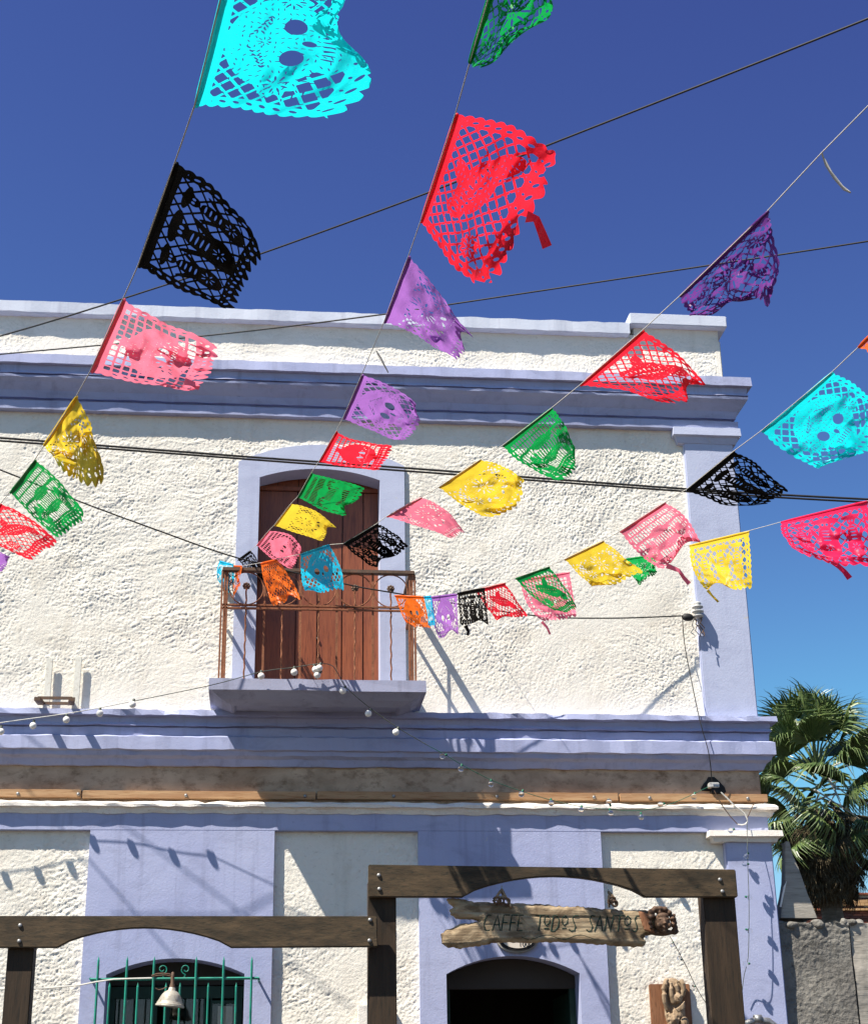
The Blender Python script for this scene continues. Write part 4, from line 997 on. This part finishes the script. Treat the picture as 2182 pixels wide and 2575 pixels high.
    if fine:                               # rows of chisel slits inside the solid figures
        gx_, gy_ = np.floor(x/.024), np.floor(y/.020); hsh = ((gx_*37+gy_*17+seed*5) % 7)/7
        lx, ly = (x/.024) % 1*.024-.012, (y/.020) % 1*.020-.010; an = 3.1*perlin(gx_*.23+seed, gy_*.23, seed)
        rx2, ry2 = lx*np.cos(an)+ly*np.sin(an), -lx*np.sin(an)+ly*np.cos(an)
        slit = (1-np.sqrt((rx2/.0085)**2+(ry2/.0021)**2))*.0021
        cut(np.where((hsh < .62) & (mx > .07) & (y > .07) & (bot > .10), slit, -1.))
    # stamped border
    k = np.round(x/.058)*.058
    cut(np.minimum(ell(x-k, bot, 0, .045, .017, .0062, .5), mx-.02)); cut(ell((x+.029) % .058-.029, bot, .029-.029, .068, .0065, .0065)-.001)
    ky = np.round(y/.05)*.05
    cut(np.minimum(ell(mx, y-ky, .033, 0, .0062, .014, .3), np.minimum(y-.06, bot-.1)))
    F = np.minimum(F, -holes)
    sc = .012*(1-np.abs(np.sin(np.pi*y/.045))); sb = .026*(1-np.abs(np.sin(np.pi*x/.075)))
    rg = np.random.RandomState(seed); rag = .020*np.clip(perlin(x*14, y*0+seed, seed)-.15, 0, 1)+.05*np.clip(perlin(x*5, y*0+seed*1.7, seed+3)-.35, 0, 1)
    F = np.minimum(F, np.minimum(mx-sc+.0005, bot-sb-rag*ragk))
    return F
def quad(a, m, b, t):
    """curve a->b through m at the middle"""
    a, m, b = (np.asarray(q, float)[None, :] for q in (a, m, b)); t = t[:, None]
    c = 2*m-.5*(a+b)
    return (1-t)**2*a+2*t*(1-t)*c+t*t*b
STR = {}
def set_string(key, p0, t0, p1, t1): STR[key] = (np.array(p0, float), t0, np.array(p1, float), t1)
def sdepth(key, p):
    p0, t0, p1, t1 = STR[key]; d = p1-p0; s = float(((np.array(p, float)-p0) @ d)/(d @ d))
    return 1/((1-s)/t0+s/t1)
FLAGS = []
def flag(key, colour, kind, A, Bp, Cp, Dp, label, mAC=None, mBD=None, mCD=None, amp=.05, seed=1, res=(84, 58), dC=.0, dD=.0, curl=None, tails=(), group=None, crease=None, rag=1., lean=None):
    tA, tB = sdepth(key, A), sdepth(key, Bp)
    A, Bp, Cp, Dp = (np.array(q, float) for q in (A, Bp, Cp, Dp))
    mAC = np.array(mAC if mAC is not None else (A+Cp)/2, float); mBD = np.array(mBD if mBD is not None else (Bp+Dp)/2, float); mCD = np.array(mCD if mCD is not None else (Cp+Dp)/2, float)
    rg = random.Random(seed*13+5); ph = [rg.uniform(0, 6.28) for _ in range(6)]; k1 = rg.uniform(.7, 1.3); k2 = rg.uniform(.5, 1.2)
    px_m = (tA+tB)/2*KD/FPX                                   # metres per view pixel at the flag
    if curl is None and res[0] >= 84 and rg.random() < .6:
        curl = (rg.choice((.02, .98, .3, .7)), rg.uniform(.16, .30), rg.uniform(.78, .88))
    # lean of the free edge in the wind: most sheets turn their lit face to the street
    if lean is None:
        a3, b3 = deep(A[0], A[1], tA), deep(Bp[0], Bp[1], tB); best = -9; lean = 0.
        mid = (Cp+Dp)/2
        for q in (-.40, -.30, -.2, -.1, 0., .1, .2, .30, .40):
            m3 = deep(mid[0], mid[1], (tA+tB)/2+q); nn = np.cross(b3-a3, m3-(a3+b3)/2); nn /= np.linalg.norm(nn)
            if nn @ (m3-CC) > 0: nn = -nn
            ns_ = float(nn @ np.array(SUN)); sc_ = max(ns_, -.92*ns_)-.15*abs(q)
            if sc_ > best: best, lean = sc_, q
    dC, dD = dC+lean, dD+lean
    cz = crease if crease is not None else (rg.uniform(.15, .5), rg.uniform(-.1, .5), rg.choice((-1, 1))*rg.uniform(3., 5.5))
    def surf(uv):
        u, v = uv[:, 0], uv[:, 1]
        cu = np.zeros_like(v)
        if curl is not None:
            uc, wd, vf = curl; vfu = 1-(1-vf)*np.exp(-((u-uc)/wd)**2)
            over = np.clip(v-vfu, 0, None); cu = over
            v = np.where(over > 0, vfu+.012*np.tanh(over/.03)-.72*over, v)
        L = quad(A, mAC, Cp, v); Rr = quad(Bp, mBD, Dp, v); Tt = A[None]*(1-u[:, None])+Bp[None]*u[:, None]; Bt = quad(Cp, mCD, Dp, u)
        U, Vv = u[:, None], v[:, None]
        Sx = (1-U)*L+U*Rr+(1-Vv)*Tt+Vv*Bt-((1-U)*(1-Vv)*A+U*(1-Vv)*Bp+(1-U)*Vv*Cp+U*Vv*Dp)
        env = np.clip(v, 0, 1)**.8
        rip = np.sin(6.28*(k1*u*1.5+k2*v*1.1)+ph[0])+.55*np.sin(6.28*(2.3*u-1.4*v)+ph[1])+.30*np.sin(6.28*(1.5*u+3.4*v)+ph[2])+.9*perlin(u*3+ph[3], v*3+ph[4], seed)
        rip = rip + .35*perlin(u*8+ph[4], v*8+ph[5], seed+2)
        rip = rip + 1.1*np.abs(perlin(u*4.5+ph[1], v*4.0+ph[0], seed+9)) - .8*np.abs(perlin(u*2.5+ph[3], v*5.5+ph[2], seed+11))
        cr0, cr1, crk = cz
        rip = rip + crk*np.sqrt((u-cr0-cr1*v)**2+.0006) - .6*crk*np.sqrt((u-(1-cr0)+.35*cr1*v)**2+.0006)
        dep = tA*(1-u)+tB*u+v*((1-u)*dC+u*dD)+1.25*amp*env*rip - cu*.16 - (cu > 0)*.006
        wob = np.stack([perlin(u*2.6+ph[5], v*2.6, seed+5), perlin(u*2.6, v*2.6+ph[2], seed+6)], -1)*env[:, None]*(.42*amp/px_m)
        Sx = Sx+wob
        X = Sx[:, 0]*KD-IW/2; Y = Sx[:, 1]*KD-IH/2
        return CC[None]+dep[:, None]*(X[:, None]/FPX*CR[None]-Y[:, None]/FPX*CU[None]+CF[None])
    uv, fcs = march(lambda u, v: design(kind, u, v, seed, rag, res[0] > 100 and kind != 'figures'), res[0], res[1])
    P = surf(uv); root = Vector(deep(A[0], A[1], tA)*.5+deep(Bp[0], Bp[1], tB)*.5)
    t = thing('paper_flag', label, 'paper flag', root, group or 'cut paper flags strung across the street')
    me = bpy.data.meshes.new('cut_sheet'); me.from_pydata((P-np.array(root)).tolist(), [], fcs)
    me.polygons.foreach_set('use_smooth', [True]*len(me.polygons))
    link('cut_sheet', me, PM[colour], t, root)
    hem = surf(np.stack([np.linspace(0, 1, 9), np.full(9, .018)], -1))
    MB().tube([tuple(p) for p in hem], [.006]+[.0085]*7+[.006], 6).build('hem', PM[colour], t, smooth=True)
    for tl in tails:
        pts = [deep(x, y, (tA+tB)/2+.02) for x, y in tl[0]]; w = tl[1]; vs = []; n = len(pts)
        for i, p in enumerate(pts):
            d = pts[min(i+1, n-1)]-pts[max(i-1, 0)]; nn = np.cross(d, CF); nn /= np.linalg.norm(nn)
            off = CF*.012*math.sin(i*1.9); ww = w*(1-.35*abs(math.sin(i*2.3)))
            vs += [p+nn*ww+off, p-nn*ww-off]
        MB().add(vs, [(2*i, 2*i+1, 2*i+3, 2*i+2) for i in range(n-1)]).build('torn_strip', PM[colour], t)
    FLAGS.append(t); return t
set_string('a', (355, 330), 4.05, (20, 1000), 7.4)
set_string('b', (925, 232), 4.8, (522, 1108), 12.6)
set_string('c', (1560, 428), 5.2, (532, 1150), 12.6)
set_string('d', (1690, 757), 6.2, (810, 1210), 12.6)
set_string('e', (1764, 1018), 8.7, (1065, 1190), 12.6)
def flag_string(key, label, pts):
    Q = []
    for p, q in zip(pts, pts[1:]):
        for s in np.linspace(0, 1, 5)[:-1]:
            x, y = p[0]+(q[0]-p[0])*s, p[1]+(q[1]-p[1])*s
            Q.append(Vector(deep(x, y, sdepth(key, (x, y)))))
    Q.append(Vector(deep(*pts[-1], sdepth(key, pts[-1]))))
    o = MB().tube(Q, .0020, 5).build('flag_string', M['twine'], None, origin=Q[0], smooth=True)
    props(o, label, 'string', 'strings carrying the paper flags'); return o
flag_string('a', 'leftmost twine, from the big turquoise flag down past the black and pink flags', [(492, -190), (462, -60), (395, 215), (355, 330), (280, 540), (250, 607), (183, 755), (155, 805), (90, 905), (70, 935), (20, 1000), (0, 1025), (-48, 1090), (-120, 1185)])
flag_string('b', 'twine falling from the top green flag through the large red flag to the balcony', [(1075, -290), (1035, -150), (955, 125), (925, 232), (855, 448), (830, 520), (780, 655), (735, 762), (697, 850), (683, 877), (648, 938), (632, 962), (605, 1010), (590, 1025), (557, 1068), (545, 1080), (522, 1108), (509, 1120), (483, 1138)])
flag_string('c', 'twine from the upper right through the dark violet flag to the balcony rail', [(1960, -10), (1764, 215), (1670, 310), (1560, 428), (1383, 600), (1305, 672), (1178, 783), (1120, 830), (1022, 905), (975, 935), (892, 990), (855, 1012), (785, 1050), (765, 1065), (698, 1105), (672, 1107), (612, 1126), (562, 1137), (530, 1144), (492, 1151), (455, 1158)])
flag_string('d', 'twine from the right edge through the smaller turquoise flag to the balcony corner', [(1960, 500), (1800, 650), (1745, 705), (1690, 757), (1548, 875), (1490, 918), (1395, 995), (1350, 1022), (1260, 1080), (1225, 1100), (1147, 1137), (1115, 1152), (1047, 1175), (1025, 1185), (965, 1200), (929, 1207), (875, 1213), (802, 1210)])
flag_string('e', 'lowest twine from the right, carrying the crimson flag and the plain yellow flag', [(1960, 970), (1764, 1018), (1588, 1061), (1522, 1079), (1400, 1108), (1335, 1128), (1268, 1140), (1157, 1163), (1057, 1180), (880, 1213)])
HI = (230, 160); MD = (120, 84)
flag('a', 'teal', 'skull', (462, -60), (395, 215), (690, -75), (672, 246), 'largest turquoise flag at the top left with its free edge folded over', mBD=(520, 224), mCD=(778, 108), amp=.035, seed=3, res=(250, 175), curl=(.34, .24, .76))
flag('a', 'black', 'figures', (355, 330), (280, 540), (537, 515), (478, 630), 'large black flag with cut figures against the sky', mAC=(462, 405), mBD=(375, 590), mCD=(505, 578), amp=.035, seed=5, res=HI, rag=1.6, crease=(.08, .62, 5.))
flag('a', 'pink', 'grid', (250, 607), (183, 755), (436, 702), (402, 788), 'pale pink flag billowing before the left parapet', mAC=(330, 652), mBD=(290, 778), mCD=(432, 752), amp=.05, seed=8, res=MD, rag=2.4, tails=[([(375, 775), (392, 780), (405, 789)], .012)])
flag('a', 'yellow', 'leafy', (155, 805), (90, 905), (214, 972), (116, 943), 'golden yellow flag hanging crumpled near the left edge', mAC=(186, 872), mBD=(104, 922), mCD=(165, 968), amp=.09, seed=9, res=MD)
flag('a', 'green', 'church', (70, 935), (20, 1000), (175, 1050), (118, 1098), 'green flag with cut columns on the left wall beside the red one', mAC=(128, 985), mBD=(66, 1050), amp=.03, seed=12, res=MD)
flag('a', 'red', 'bird', (0, 1025), (-48, 1090), (115, 1102), (64, 1140), 'red flag at the left edge of the view below the green one', mAC=(60, 1052), mBD=(0, 1112), amp=.03, seed=14, res=MD)
flag('a', 'purple', 'leafy', (-55, 1100), (-100, 1160), (36, 1138), (-14, 1175), 'purple flag tip showing at the left edge under the red flag', amp=.03, seed=15)
flag('b', 'green', 'flower', (1035, -150), (955, 125), (1128, -60), (985, 128), 'bright green flag cut off by the top of the view', mAC=(1090, -120), mBD=(964, 134), mCD=(1098, 62), amp=.06, seed=17, res=HI, lean=0., curl=(.75, .3, .78))
flag('b', 'red', 'bird', (925, 232), (855, 448), (1152, 318), (992, 606), 'largest red flag, torn, against the upper middle sky', mAC=(1040, 256), mBD=(915, 532), mCD=(1058, 468), amp=.05, seed=19, res=HI, rag=3.2, crease=(.30, .35, 5.), tails=[([(1070, 440), (1090, 445), (1100, 470), (1112, 502)], .02)])
flag('b', 'purple', 'leafy', (830, 520), (780, 655), (960, 690), (930, 735), 'lilac flag overlapping the roofline below the largest red flag', mAC=(893, 592), mBD=(852, 684), amp=.05, seed=21, res=MD)
flag('b', 'purple', 'skull', (735, 762), (697, 850), (868, 842), (822, 900), 'lilac flag hanging before the upper cornice over the door', mAC=(808, 792), mBD=(765, 880), amp=.035, seed=23, res=MD)
flag('b', 'red', 'grid', (683, 877), (648, 938), (803, 905), (772, 958), 'small red flag just above the balcony door frame', mAC=(735, 897), mBD=(712, 950), amp=.035, seed=25)
flag('b', 'green', 'church', (632, 962), (605, 1010), (745, 992), (708, 1053), 'small green flag in front of the arched door head', mAC=(688, 976), mBD=(654, 1036), amp=.03, seed=27)
flag('b', 'yellow', 'leafy', (590, 1025), (557, 1068), (686, 1075), (652, 1100), 'small yellow flag in front of the shaded door planks', mAC=(640, 1038), mBD=(610, 1086), amp=.03, seed=29)
flag('b', 'pink', 'grid', (545, 1080), (522, 1108), (614, 1122), (592, 1160), 'small pink flag at the left of the door above the railing', mAC=(590, 1088), mBD=(552, 1136), amp=.03, seed=31)
flag('b', 'black', 'figures', (509, 1120), (483, 1138), (541, 1176), (528, 1187), 'small crumpled black flag at the left end of the railing', mAC=(525, 1140), mBD=(505, 1160), amp=.06, seed=33, res=(60, 42))
flag('c', 'violet', 'flower', (1560, 428), (1383, 600), (1582, 625), (1420, 642), 'dark violet flag against the sky above the roof corner', mAC=(1574, 505), mBD=(1398, 628), mCD=(1500, 628), amp=.09, seed=35, res=HI, lean=0., curl=(.55, .25, .86))
flag('c', 'red', 'bird', (1305, 672), (1178, 783), (1436, 786), (1358, 825), 'red flag across the cornice near the roof corner', mAC=(1376, 718), mBD=(1262, 796), mCD=(1405, 812), amp=.035, seed=37, res=MD)
flag('c', 'green', 'church', (1120, 830), (1022, 905), (1182, 945), (1146, 975), 'green flag under the cornice right of the balcony door', mAC=(1152, 868), mBD=(1072, 950), amp=.05, seed=39, res=MD)
flag('c', 'yellow', 'leafy', (975, 935), (892, 990), (1070, 975), (990, 1056), 'yellow flag on the stucco touching the paired cables', mAC=(1024, 948), mBD=(938, 1026), mCD=(1050, 1028), amp=.04, seed=41, res=MD)
flag('c', 'pink', 'leafy', (855, 1012), (785, 1050), (944, 1080), (916, 1096), 'pale pink flag beside the right edge of the door frame', mAC=(898, 1032), mBD=(848, 1070), amp=.03, seed=43)
flag('c', 'black', 'figures', (765, 1065), (698, 1105), (832, 1112), (772, 1158), 'black flag over the right of the balcony door', mAC=(798, 1082), mBD=(732, 1138), mCD=(806, 1138), amp=.05, seed=45)
flag('c', 'blue', 'skull', (668, 1107), (612, 1126), (701, 1200), (628, 1216), 'blue skull flag hanging in front of the balcony railing', mAC=(690, 1148), mBD=(612, 1172), mCD=(668, 1203), amp=.025, seed=47)
flag('c', 'orange', 'flower', (562, 1137), (530, 1144), (612, 1220), (553, 1231), 'orange flag hanging at the left of the balcony door', mAC=(588, 1172), mBD=(538, 1190), amp=.03, seed=49)
flag('c', 'orange', 'bird', (492, 1151), (472, 1150), (486, 1186), (474, 1217), 'narrow orange flag folded at the left railing corner', amp=.05, seed=51, res=(56, 40))
flag('c', 'blue', 'flower', (474, 1148), (447, 1140), (474, 1182), (470, 1217), 'crumpled blue flag at the left railing corner', mBD=(443, 1176), amp=.09, seed=53, res=(56, 40))
flag('d', 'orange', 'flower', (1800, 650), (1745, 705), (1890, 700), (1772, 722), 'orange flag corner showing at the right edge', amp=.04, seed=55)
flag('d', 'teal', 'skull', (1690, 757), (1548, 875), (1792, 835), (1690, 958), 'smaller turquoise flag with a cut skull at the right', mAC=(1744, 786), mBD=(1612, 930), mCD=(1762, 915), amp=.04, seed=57, res=HI, curl=(.95, .22, .84))
flag('d', 'black', 'figures', (1490, 918), (1395, 995), (1602, 1000), (1545, 1030), 'black flag across the upper part of the corner pilaster', mAC=(1546, 948), mBD=(1462, 1022), amp=.04, seed=59, res=MD)
flag('d', 'pink', 'church', (1350, 1022), (1260, 1080), (1428, 1112), (1345, 1160), 'torn rose pink flag left of the corner pilaster', mAC=(1398, 1055), mBD=(1302, 1128), amp=.03, seed=61, res=MD, tails=[([(1355, 1150), (1380, 1160), (1390, 1175), (1401, 1187)], .014)])
flag('d', 'yellow', 'leafy', (1225, 1100), (1147, 1137), (1310, 1165), (1216, 1206), 'yellow flag with a green flag behind it on the right stucco', mAC=(1264, 1128), mBD=(1182, 1172), amp=.035, seed=63, res=MD)
flag('d', 'green', 'bird', (1115, 1152), (1047, 1175), (1174, 1240), (1146, 1250), 'green flag hanging in front of a pink one', mAC=(1146, 1190), mBD=(1094, 1222), amp=.03, seed=65)
flag('d', 'red', 'bird', (1025, 1185), (965, 1200), (1073, 1252), (1012, 1265), 'small red flag right of the black one below the cable', mAC=(1050, 1218), mBD=(988, 1234), amp=.025, seed=67)
flag('d', 'black', 'figures', (985, 1195), (930, 1206), (993, 1275), (936, 1270), 'small black flag between the purple and red flags', amp=.02, seed=69, tails=[([(946, 1272), (952, 1284), (950, 1292)], .014)])
flag('d', 'purple', 'skull', (929, 1207), (875, 1213), (932, 1295), (891, 1297), 'small purple flag right of the balcony railing', mBD=(880, 1260), amp=.02, seed=71)
flag('d', 'blue', 'flower', (877, 1212), (862, 1213), (884, 1273), (872, 1274), 'sliver of a light blue flag between orange and purple', amp=.02, seed=73, res=(50, 40))
flag('d', 'orange', 'skull', (861, 1213), (802, 1210), (876, 1277), (832, 1279), 'orange flag hanging at the right railing corner', mBD=(815, 1245), amp=.02, seed=75)
flag('e', 'magenta', 'figures', (1762, 1017), (1588, 1061), (1792, 1155), (1622, 1118), 'crimson flag at the right edge hanging before the sky', mBD=(1592, 1092), mCD=(1702, 1150), amp=.05, seed=77, res=HI, tails=[([(1692, 1140), (1705, 1152), (1716, 1162), (1727, 1176)], .02)])
flag('e', 'yellow', 'figures', (1522, 1079), (1402, 1108), (1529, 1197), (1438, 1203), 'plain yellow flag lying flat across the corner pilaster', mBD=(1408, 1158), amp=.02, seed=79, res=MD, tails=[([(1438, 1200), (1448, 1212), (1460, 1224)], .010)])
flag('e', 'green', 'leafy', (1335, 1128), (1268, 1137), (1332, 1163), (1297, 1195), 'green flag mostly hidden behind the yellow flag', amp=.05, seed=81)
flag('e', 'pink', 'grid', (1157, 1163), (1057, 1178), (1173, 1255), (1101, 1266), 'bright pink flag mostly hidden behind the green flag', mBD=(1070, 1225), amp=.03, seed=83, tails=[([(1101, 1264), (1112, 1276), (1118, 1290)], .012)])
# knotted scraps of twine
def scrap(label, key, pts):
    t0 = sdepth(key, pts[0]); P = [Vector(deep(x, y, t0+.01*i)) for i, (x, y) in enumerate(pts)]
    o = MB().tube(P, .0028, 5).build('loose_twine', M['twine'], None, origin=P[0]); props(o, label, 'string', 'loose twine ends')
scrap('loose twine end hanging against the sky at the upper right', 'c', [(1670, 310), (1678, 335), (1695, 362), (1715, 385), (1728, 391), (1712, 378), (1690, 350), (1675, 322)])
scrap('loose twine end between the two lilac flags', 'b', [(764, 712), (775, 728), (783, 745), (789, 757), (776, 735), (766, 718)])

# ------------------------------------------------------------------ right-hand side: concrete wall, pier, brick wall, palm
CY = .0
cw = thing('concrete_wall', 'rough grey concrete wall joined to the right of the building', 'wall', (XR+.9, CY, 0))
cxa = XR+.02; ct = atz(1700, 1876, CY)
def cwall(name, x0, x1, z0, z1, y, amp, seed, mat='concrete', res=.014):
    nx = max(3, int((x1-x0)/res)); nz = max(3, int((z1-z0)/res))
    X, Z = np.meshgrid(np.linspace(x0, x1, nx), np.linspace(z0, z1, nz))
    top = np.clip((Z-(z1-.10))/.10, 0, 1)
    h = amp*(.8*perlin(X*2.6, Z*3, seed)+.28*np.abs(perlin(X*15, Z*17, seed+1))+.20*perlin(X*48, Z*52, seed+2)*np.clip(.6+perlin(X*3, Z*3, seed+8), 0, 1.2)) + top*(.03*np.abs(perlin(X*9, Z*20, seed+4)))
    Zt = Z + top*(.02*perlin(X*6, X*0, seed+6)+.012*perlin(X*19, X*0, seed+7))
    V = np.stack([X, y-h, Zt], -1) - np.array(wloc(cw))
    return link(name, grid_mesh(name, V, nx, nz), M[mat], cw, wloc(cw))
xj = atx(1738, 2000, CY)
cwall('render', cxa-.05, xj-.008, 2.1, ct, CY, .024, 5, res=.010); cwall('render', cxa-.05, xj-.008, 0, 2.1, CY, .03, 5, res=.05)
cwall('render', xj+.008, xj+2.5, 2.1, ct-.005, CY+.004, .018, 9, 'concrete_pale'); cwall('render', xj+.008, xj+2.5, 0, 2.1, CY+.004, .018, 9, 'concrete_pale', .05)
MB().box(cxa-.06, xj+2.5, CY+.03, CY+.30, 0, ct-.02).build('core', M['concrete'], cw)
tp = MB(); rg = random.Random(4)
for i in range(46):
    x = cxa+rg.uniform(0, .75); tp.ellipsoid((x, CY+rg.uniform(-.01, .22), ct-.01+rg.uniform(-.02, .02)), (rg.uniform(.02, .06), rg.uniform(.03, .06), rg.uniform(.015, .04)), 7, 5)
remesh(tp.build('crumbled_top', M['concrete'], cw, smooth=True), .014, 1)
# tapering pier on the wall
def vx(c): return (1950+c/7.603)*.8085
def vy(c): return (2150+c/7.603)*.8085
PYa, PYb = .04, .62
pier = thing('concrete_pier', 'board marked concrete pier tapering up from the top of the concrete wall', 'pier', (atx(vx(480), vy(1200), PYa), PYa, ct))
lv = [(-260, 175, 265), (0, 168, 330), (250, 170, 440), (500, 175, 530), (750, 150, 615), (1000, 110, 720), (1210, 100, 800)]
vs = []
for y_, a, b in lv:
    xa, xb, zz = atx(vx(a), vy(y_), PYa), atx(vx(b), vy(y_), PYa), atz(vx((a+b)/2), vy(y_), PYa)
    dpt = PYa+.5*(xb-xa)+.12
    vs += [(xa, PYa, zz), (xb, PYa, zz), (xb-.03, dpt, zz), (xa+.03, dpt, zz)]
fs = [(0, 1, 2, 3)]
for i in range(len(lv)-1):
    for k in range(4): fs.append((i*4+k, i*4+(k+1) % 4, (i+1)*4+(k+1) % 4, (i+1)*4+k))
MB().add(vs, fs).build('shaft', M['concrete_pale'], pier, bevel=.008)
lp_ = [(atx(vx(a), vy(b), PYa), atz(vx(a), vy(b), PYa)) for a, b in ((68, 1000), (140, 620), (205, 500), (175, 640), (100, 1000))]
MB().prism([(x-.0, z) for x, z in lp_], PYa-.012, PYa-.003).build('painted_lit_edge', M['lime'], pier)  # white strip: light on the pier's thin left face put into colour
# brick wall far behind
BY = 28.0
def kx(c): return vx(c)
bt_ = atz(vx(1400), vy(745), BY); bx0 = atx(vx(300), vy(900), BY); bx1 = atx(vx(1764), vy(900), BY)+3.2
bwall = thing('brick_wall', 'far brick wall with a stepped ochre and red cornice under the palm', 'wall', ((bx0+bx1)/2, BY, 0))
ppm = abs(atz(vx(1400), vy(745), BY)-atz(vx(1400), vy(1345), BY))/600
MB().box(bx0, bx1, BY+.03, BY+.5, 0, bt_-.04).build('mortar_bed', M['mortar'], bwall)
MB().box(bx0, bx1, BY-.10, BY+.029, bt_-270*ppm, bt_-30*ppm).build('mortar_bed', M['mortar'], bwall)
BK = {}
def brick(x, z, y, w, h, d, mat):
    key = mat
    if key not in BK:
        o = MB().box(-.5, .5, -.5, .5, -.5, .5).build('brick', M[mat], bwall, origin=(0, 0, 0), bevel=.05, seg=1); BK[key] = o.data; o.location = Vector((x, y, z))-wloc(bwall)
    else: o = link('brick', BK[key], None, bwall, (x, y, z))
    o.scale = (w, d, h)
    o.rotation_euler = (random.uniform(-.01, .01), random.uniform(-.006, .006), random.uniform(-.01, .01))
courses = [(745, 780, .16, 'brick_red', .27), (785, 828, .05, 'brick_dark', .26), (832, 862, .08, 'brick_dark', .26), (872, 938, .12, 'brick_ochre', .24), (944, 990, .12, 'brick_ochre', .125), (996, 1032, .06, 'brick_dark', .26), (1038, 1078, .10, 'brick_ochre', .13),
           (1086, 1128, .0, 'brick_dark', .25), (1133, 1178, .0, 'brick_dark', .25), (1182, 1226, .0, 'brick_dark', .25), (1236, 1280, .0, 'brick_dark', .25), (1288, 1318, .0, 'brick_dark', .25), (1326, 1362, .03, 'brick_ochre', .25), (1368, 1404, .0, 'brick_dark', .25), (1410, 1446, .0, 'brick_dark', .25)]
nbk = 0
xlo = atx(vx(560), vy(900), BY)
for ci, (ya, yb, pr, mt, w) in enumerate(courses):
    z_ = bt_-((ya+yb)/2-745)*ppm; h_ = (yb-ya)*ppm; x = xlo+random.uniform(-.1, 0)
    while x < xlo+4.6 and nbk < 298:
        brick(x+w/2, z_, BY+.03-pr-.02+random.uniform(-.006, .006), w-.014, h_, .10, mt if random.random() > .14 else ('brick_red' if mt != 'brick_red' else 'brick_ochre')); nbk += 1
        x += w
# fan palm behind the wall
PT = 26.0
pc0 = Vector(deep(1662, 1582, PT)); 
palm = thing('fan_palm', 'tall fan palm with green crown and hanging skirt of dead leaves', 'tree', (pc0.x, pc0.y, 0))
tr = []
for i in range(12):
    z = (pc0.z-.55)*i/11; tr.append((pc0.x+.03*math.sin(i*1.1), pc0.y+.02*math.cos(i*.8), z))
MB().tube(tr, [.24-.008*i for i in range(12)], 12).build('trunk', M['bark'], palm, smooth=True)
def fan(seed, nleaf=40, R=.5, spread=2.6, droop=.5, pet=.55, wide=.014):
    rg = random.Random(seed); mb = MB()
    mb.tube([(0, 0, 0), (pet*.5, 0, .04), (pet, 0, .0)], [.018, .013, .010], 5)
    for k in range(nleaf):
        a = (k/(nleaf-1)-.5)*spread; L = R*(1-.20*abs(a/spread*2)**2)*rg.uniform(.86, 1.12)
        d = Vector((math.cos(a), math.sin(a), 0)); n = Vector((-math.sin(a), math.cos(a), 0)); vs = []
        fold = .7*(1 if k % 2 else -1); dr = droop*rg.uniform(.6, 1.5); fall = rg.uniform(.55, .72)
        for j, s in enumerate((0., .35, .6, .8, .92, 1.0)):
            w = (.35, 1.0, .85, .42, .22, .04)[j]*wide
            p = Vector((pet, 0, 0))+d*(L*(s-.35*dr*max(s-fall, 0)))
            p.z += .10*s*math.cos(a) - dr*max(s-fall, 0)**1.6*2.6*R - .10*abs(a)*s*s
            p += n*rg.uniform(-.012, .012)*s
            vs += [p+n*w+Vector((0, 0, fold*w)), p-n*w-Vector((0, 0, fold*w))]
        mb.add(vs, [(2*j, 2*j+1, 2*j+3, 2*j+2) for j in range(5)])
    return mb
fan_me = []
hold = thing('tmp', 'x', 'x')
for s in range(6):
    o = fan(s, 42, .50+.04*(s % 3), 2.5+.15*(s % 3), .45+.25*(s % 3)).build('frond', M['frond'], palm, origin=(0, 0, 0)); fan_me.append(o.data); bpy.data.objects.remove(o)
dry_me = []
for s in range(4):
    o = fan(40+s, 26, .62, 1.3, .9, .45, .011).build('dead_frond', M['frond_dry'], palm, origin=(0, 0, 0)); dry_me.append(o.data); bpy.data.objects.remove(o)
bpy.data.objects.remove(hold)
rg = random.Random(21)
def orient(o, d, roll):
    q = Vector(d).normalized().to_track_quat('X', 'Z'); o.rotation_mode = 'QUATERNION'; o.rotation_quaternion = q @ Matrix.Rotation(roll, 4, 'X').to_quaternion()
NG = 50
for i in range(NG):
    t = i/(NG-1)
    az = i*2.39996+rg.uniform(-.25, .25); el = math.radians(80-135*t+rg.uniform(-10, 10))
    d = (math.cos(az)*math.cos(el), math.sin(az)*math.cos(el), math.sin(el))
    base = pc0+Vector((0, 0, .25-.75*t))
    o = link('frond', fan_me[i % 6], None, palm, base+Vector(d)*.08); orient(o, d, rg.uniform(-.8, .8)); s = rg.uniform(1.05, 1.4); o.scale = (s, s, s)
for i in range(120):
    az = i*2.39996; t = i/119; el = math.radians(-38-46*t+rg.uniform(-10, 10))
    d = (math.cos(az)*math.cos(el), math.sin(az)*math.cos(el), math.sin(el))
    base = pc0+Vector((math.cos(az)*.2, math.sin(az)*.2, -.38-.98*t))
    o = link('dead_frond', dry_me[i % 4], None, palm, base); orient(o, d, rg.uniform(-.8, .8)); s = rg.uniform(.72, .98); o.scale = (s, s, s)
for i in range(7):
    az = rg.uniform(-2.6, -.5); p0 = pc0+Vector((math.cos(az)*.3, math.sin(az)*.3, rg.uniform(-.6, .1)))
    MB().tube([p0, p0+Vector((rg.uniform(-.3, .5), rg.uniform(-.3, 0), rg.uniform(-.1, .25))), p0+Vector((rg.uniform(-.3, .8), rg.uniform(-.4, -.1), rg.uniform(-.7, -.1)))], [.02, .015, .006], 5).build('flower_stalk', M['twine'], palm)
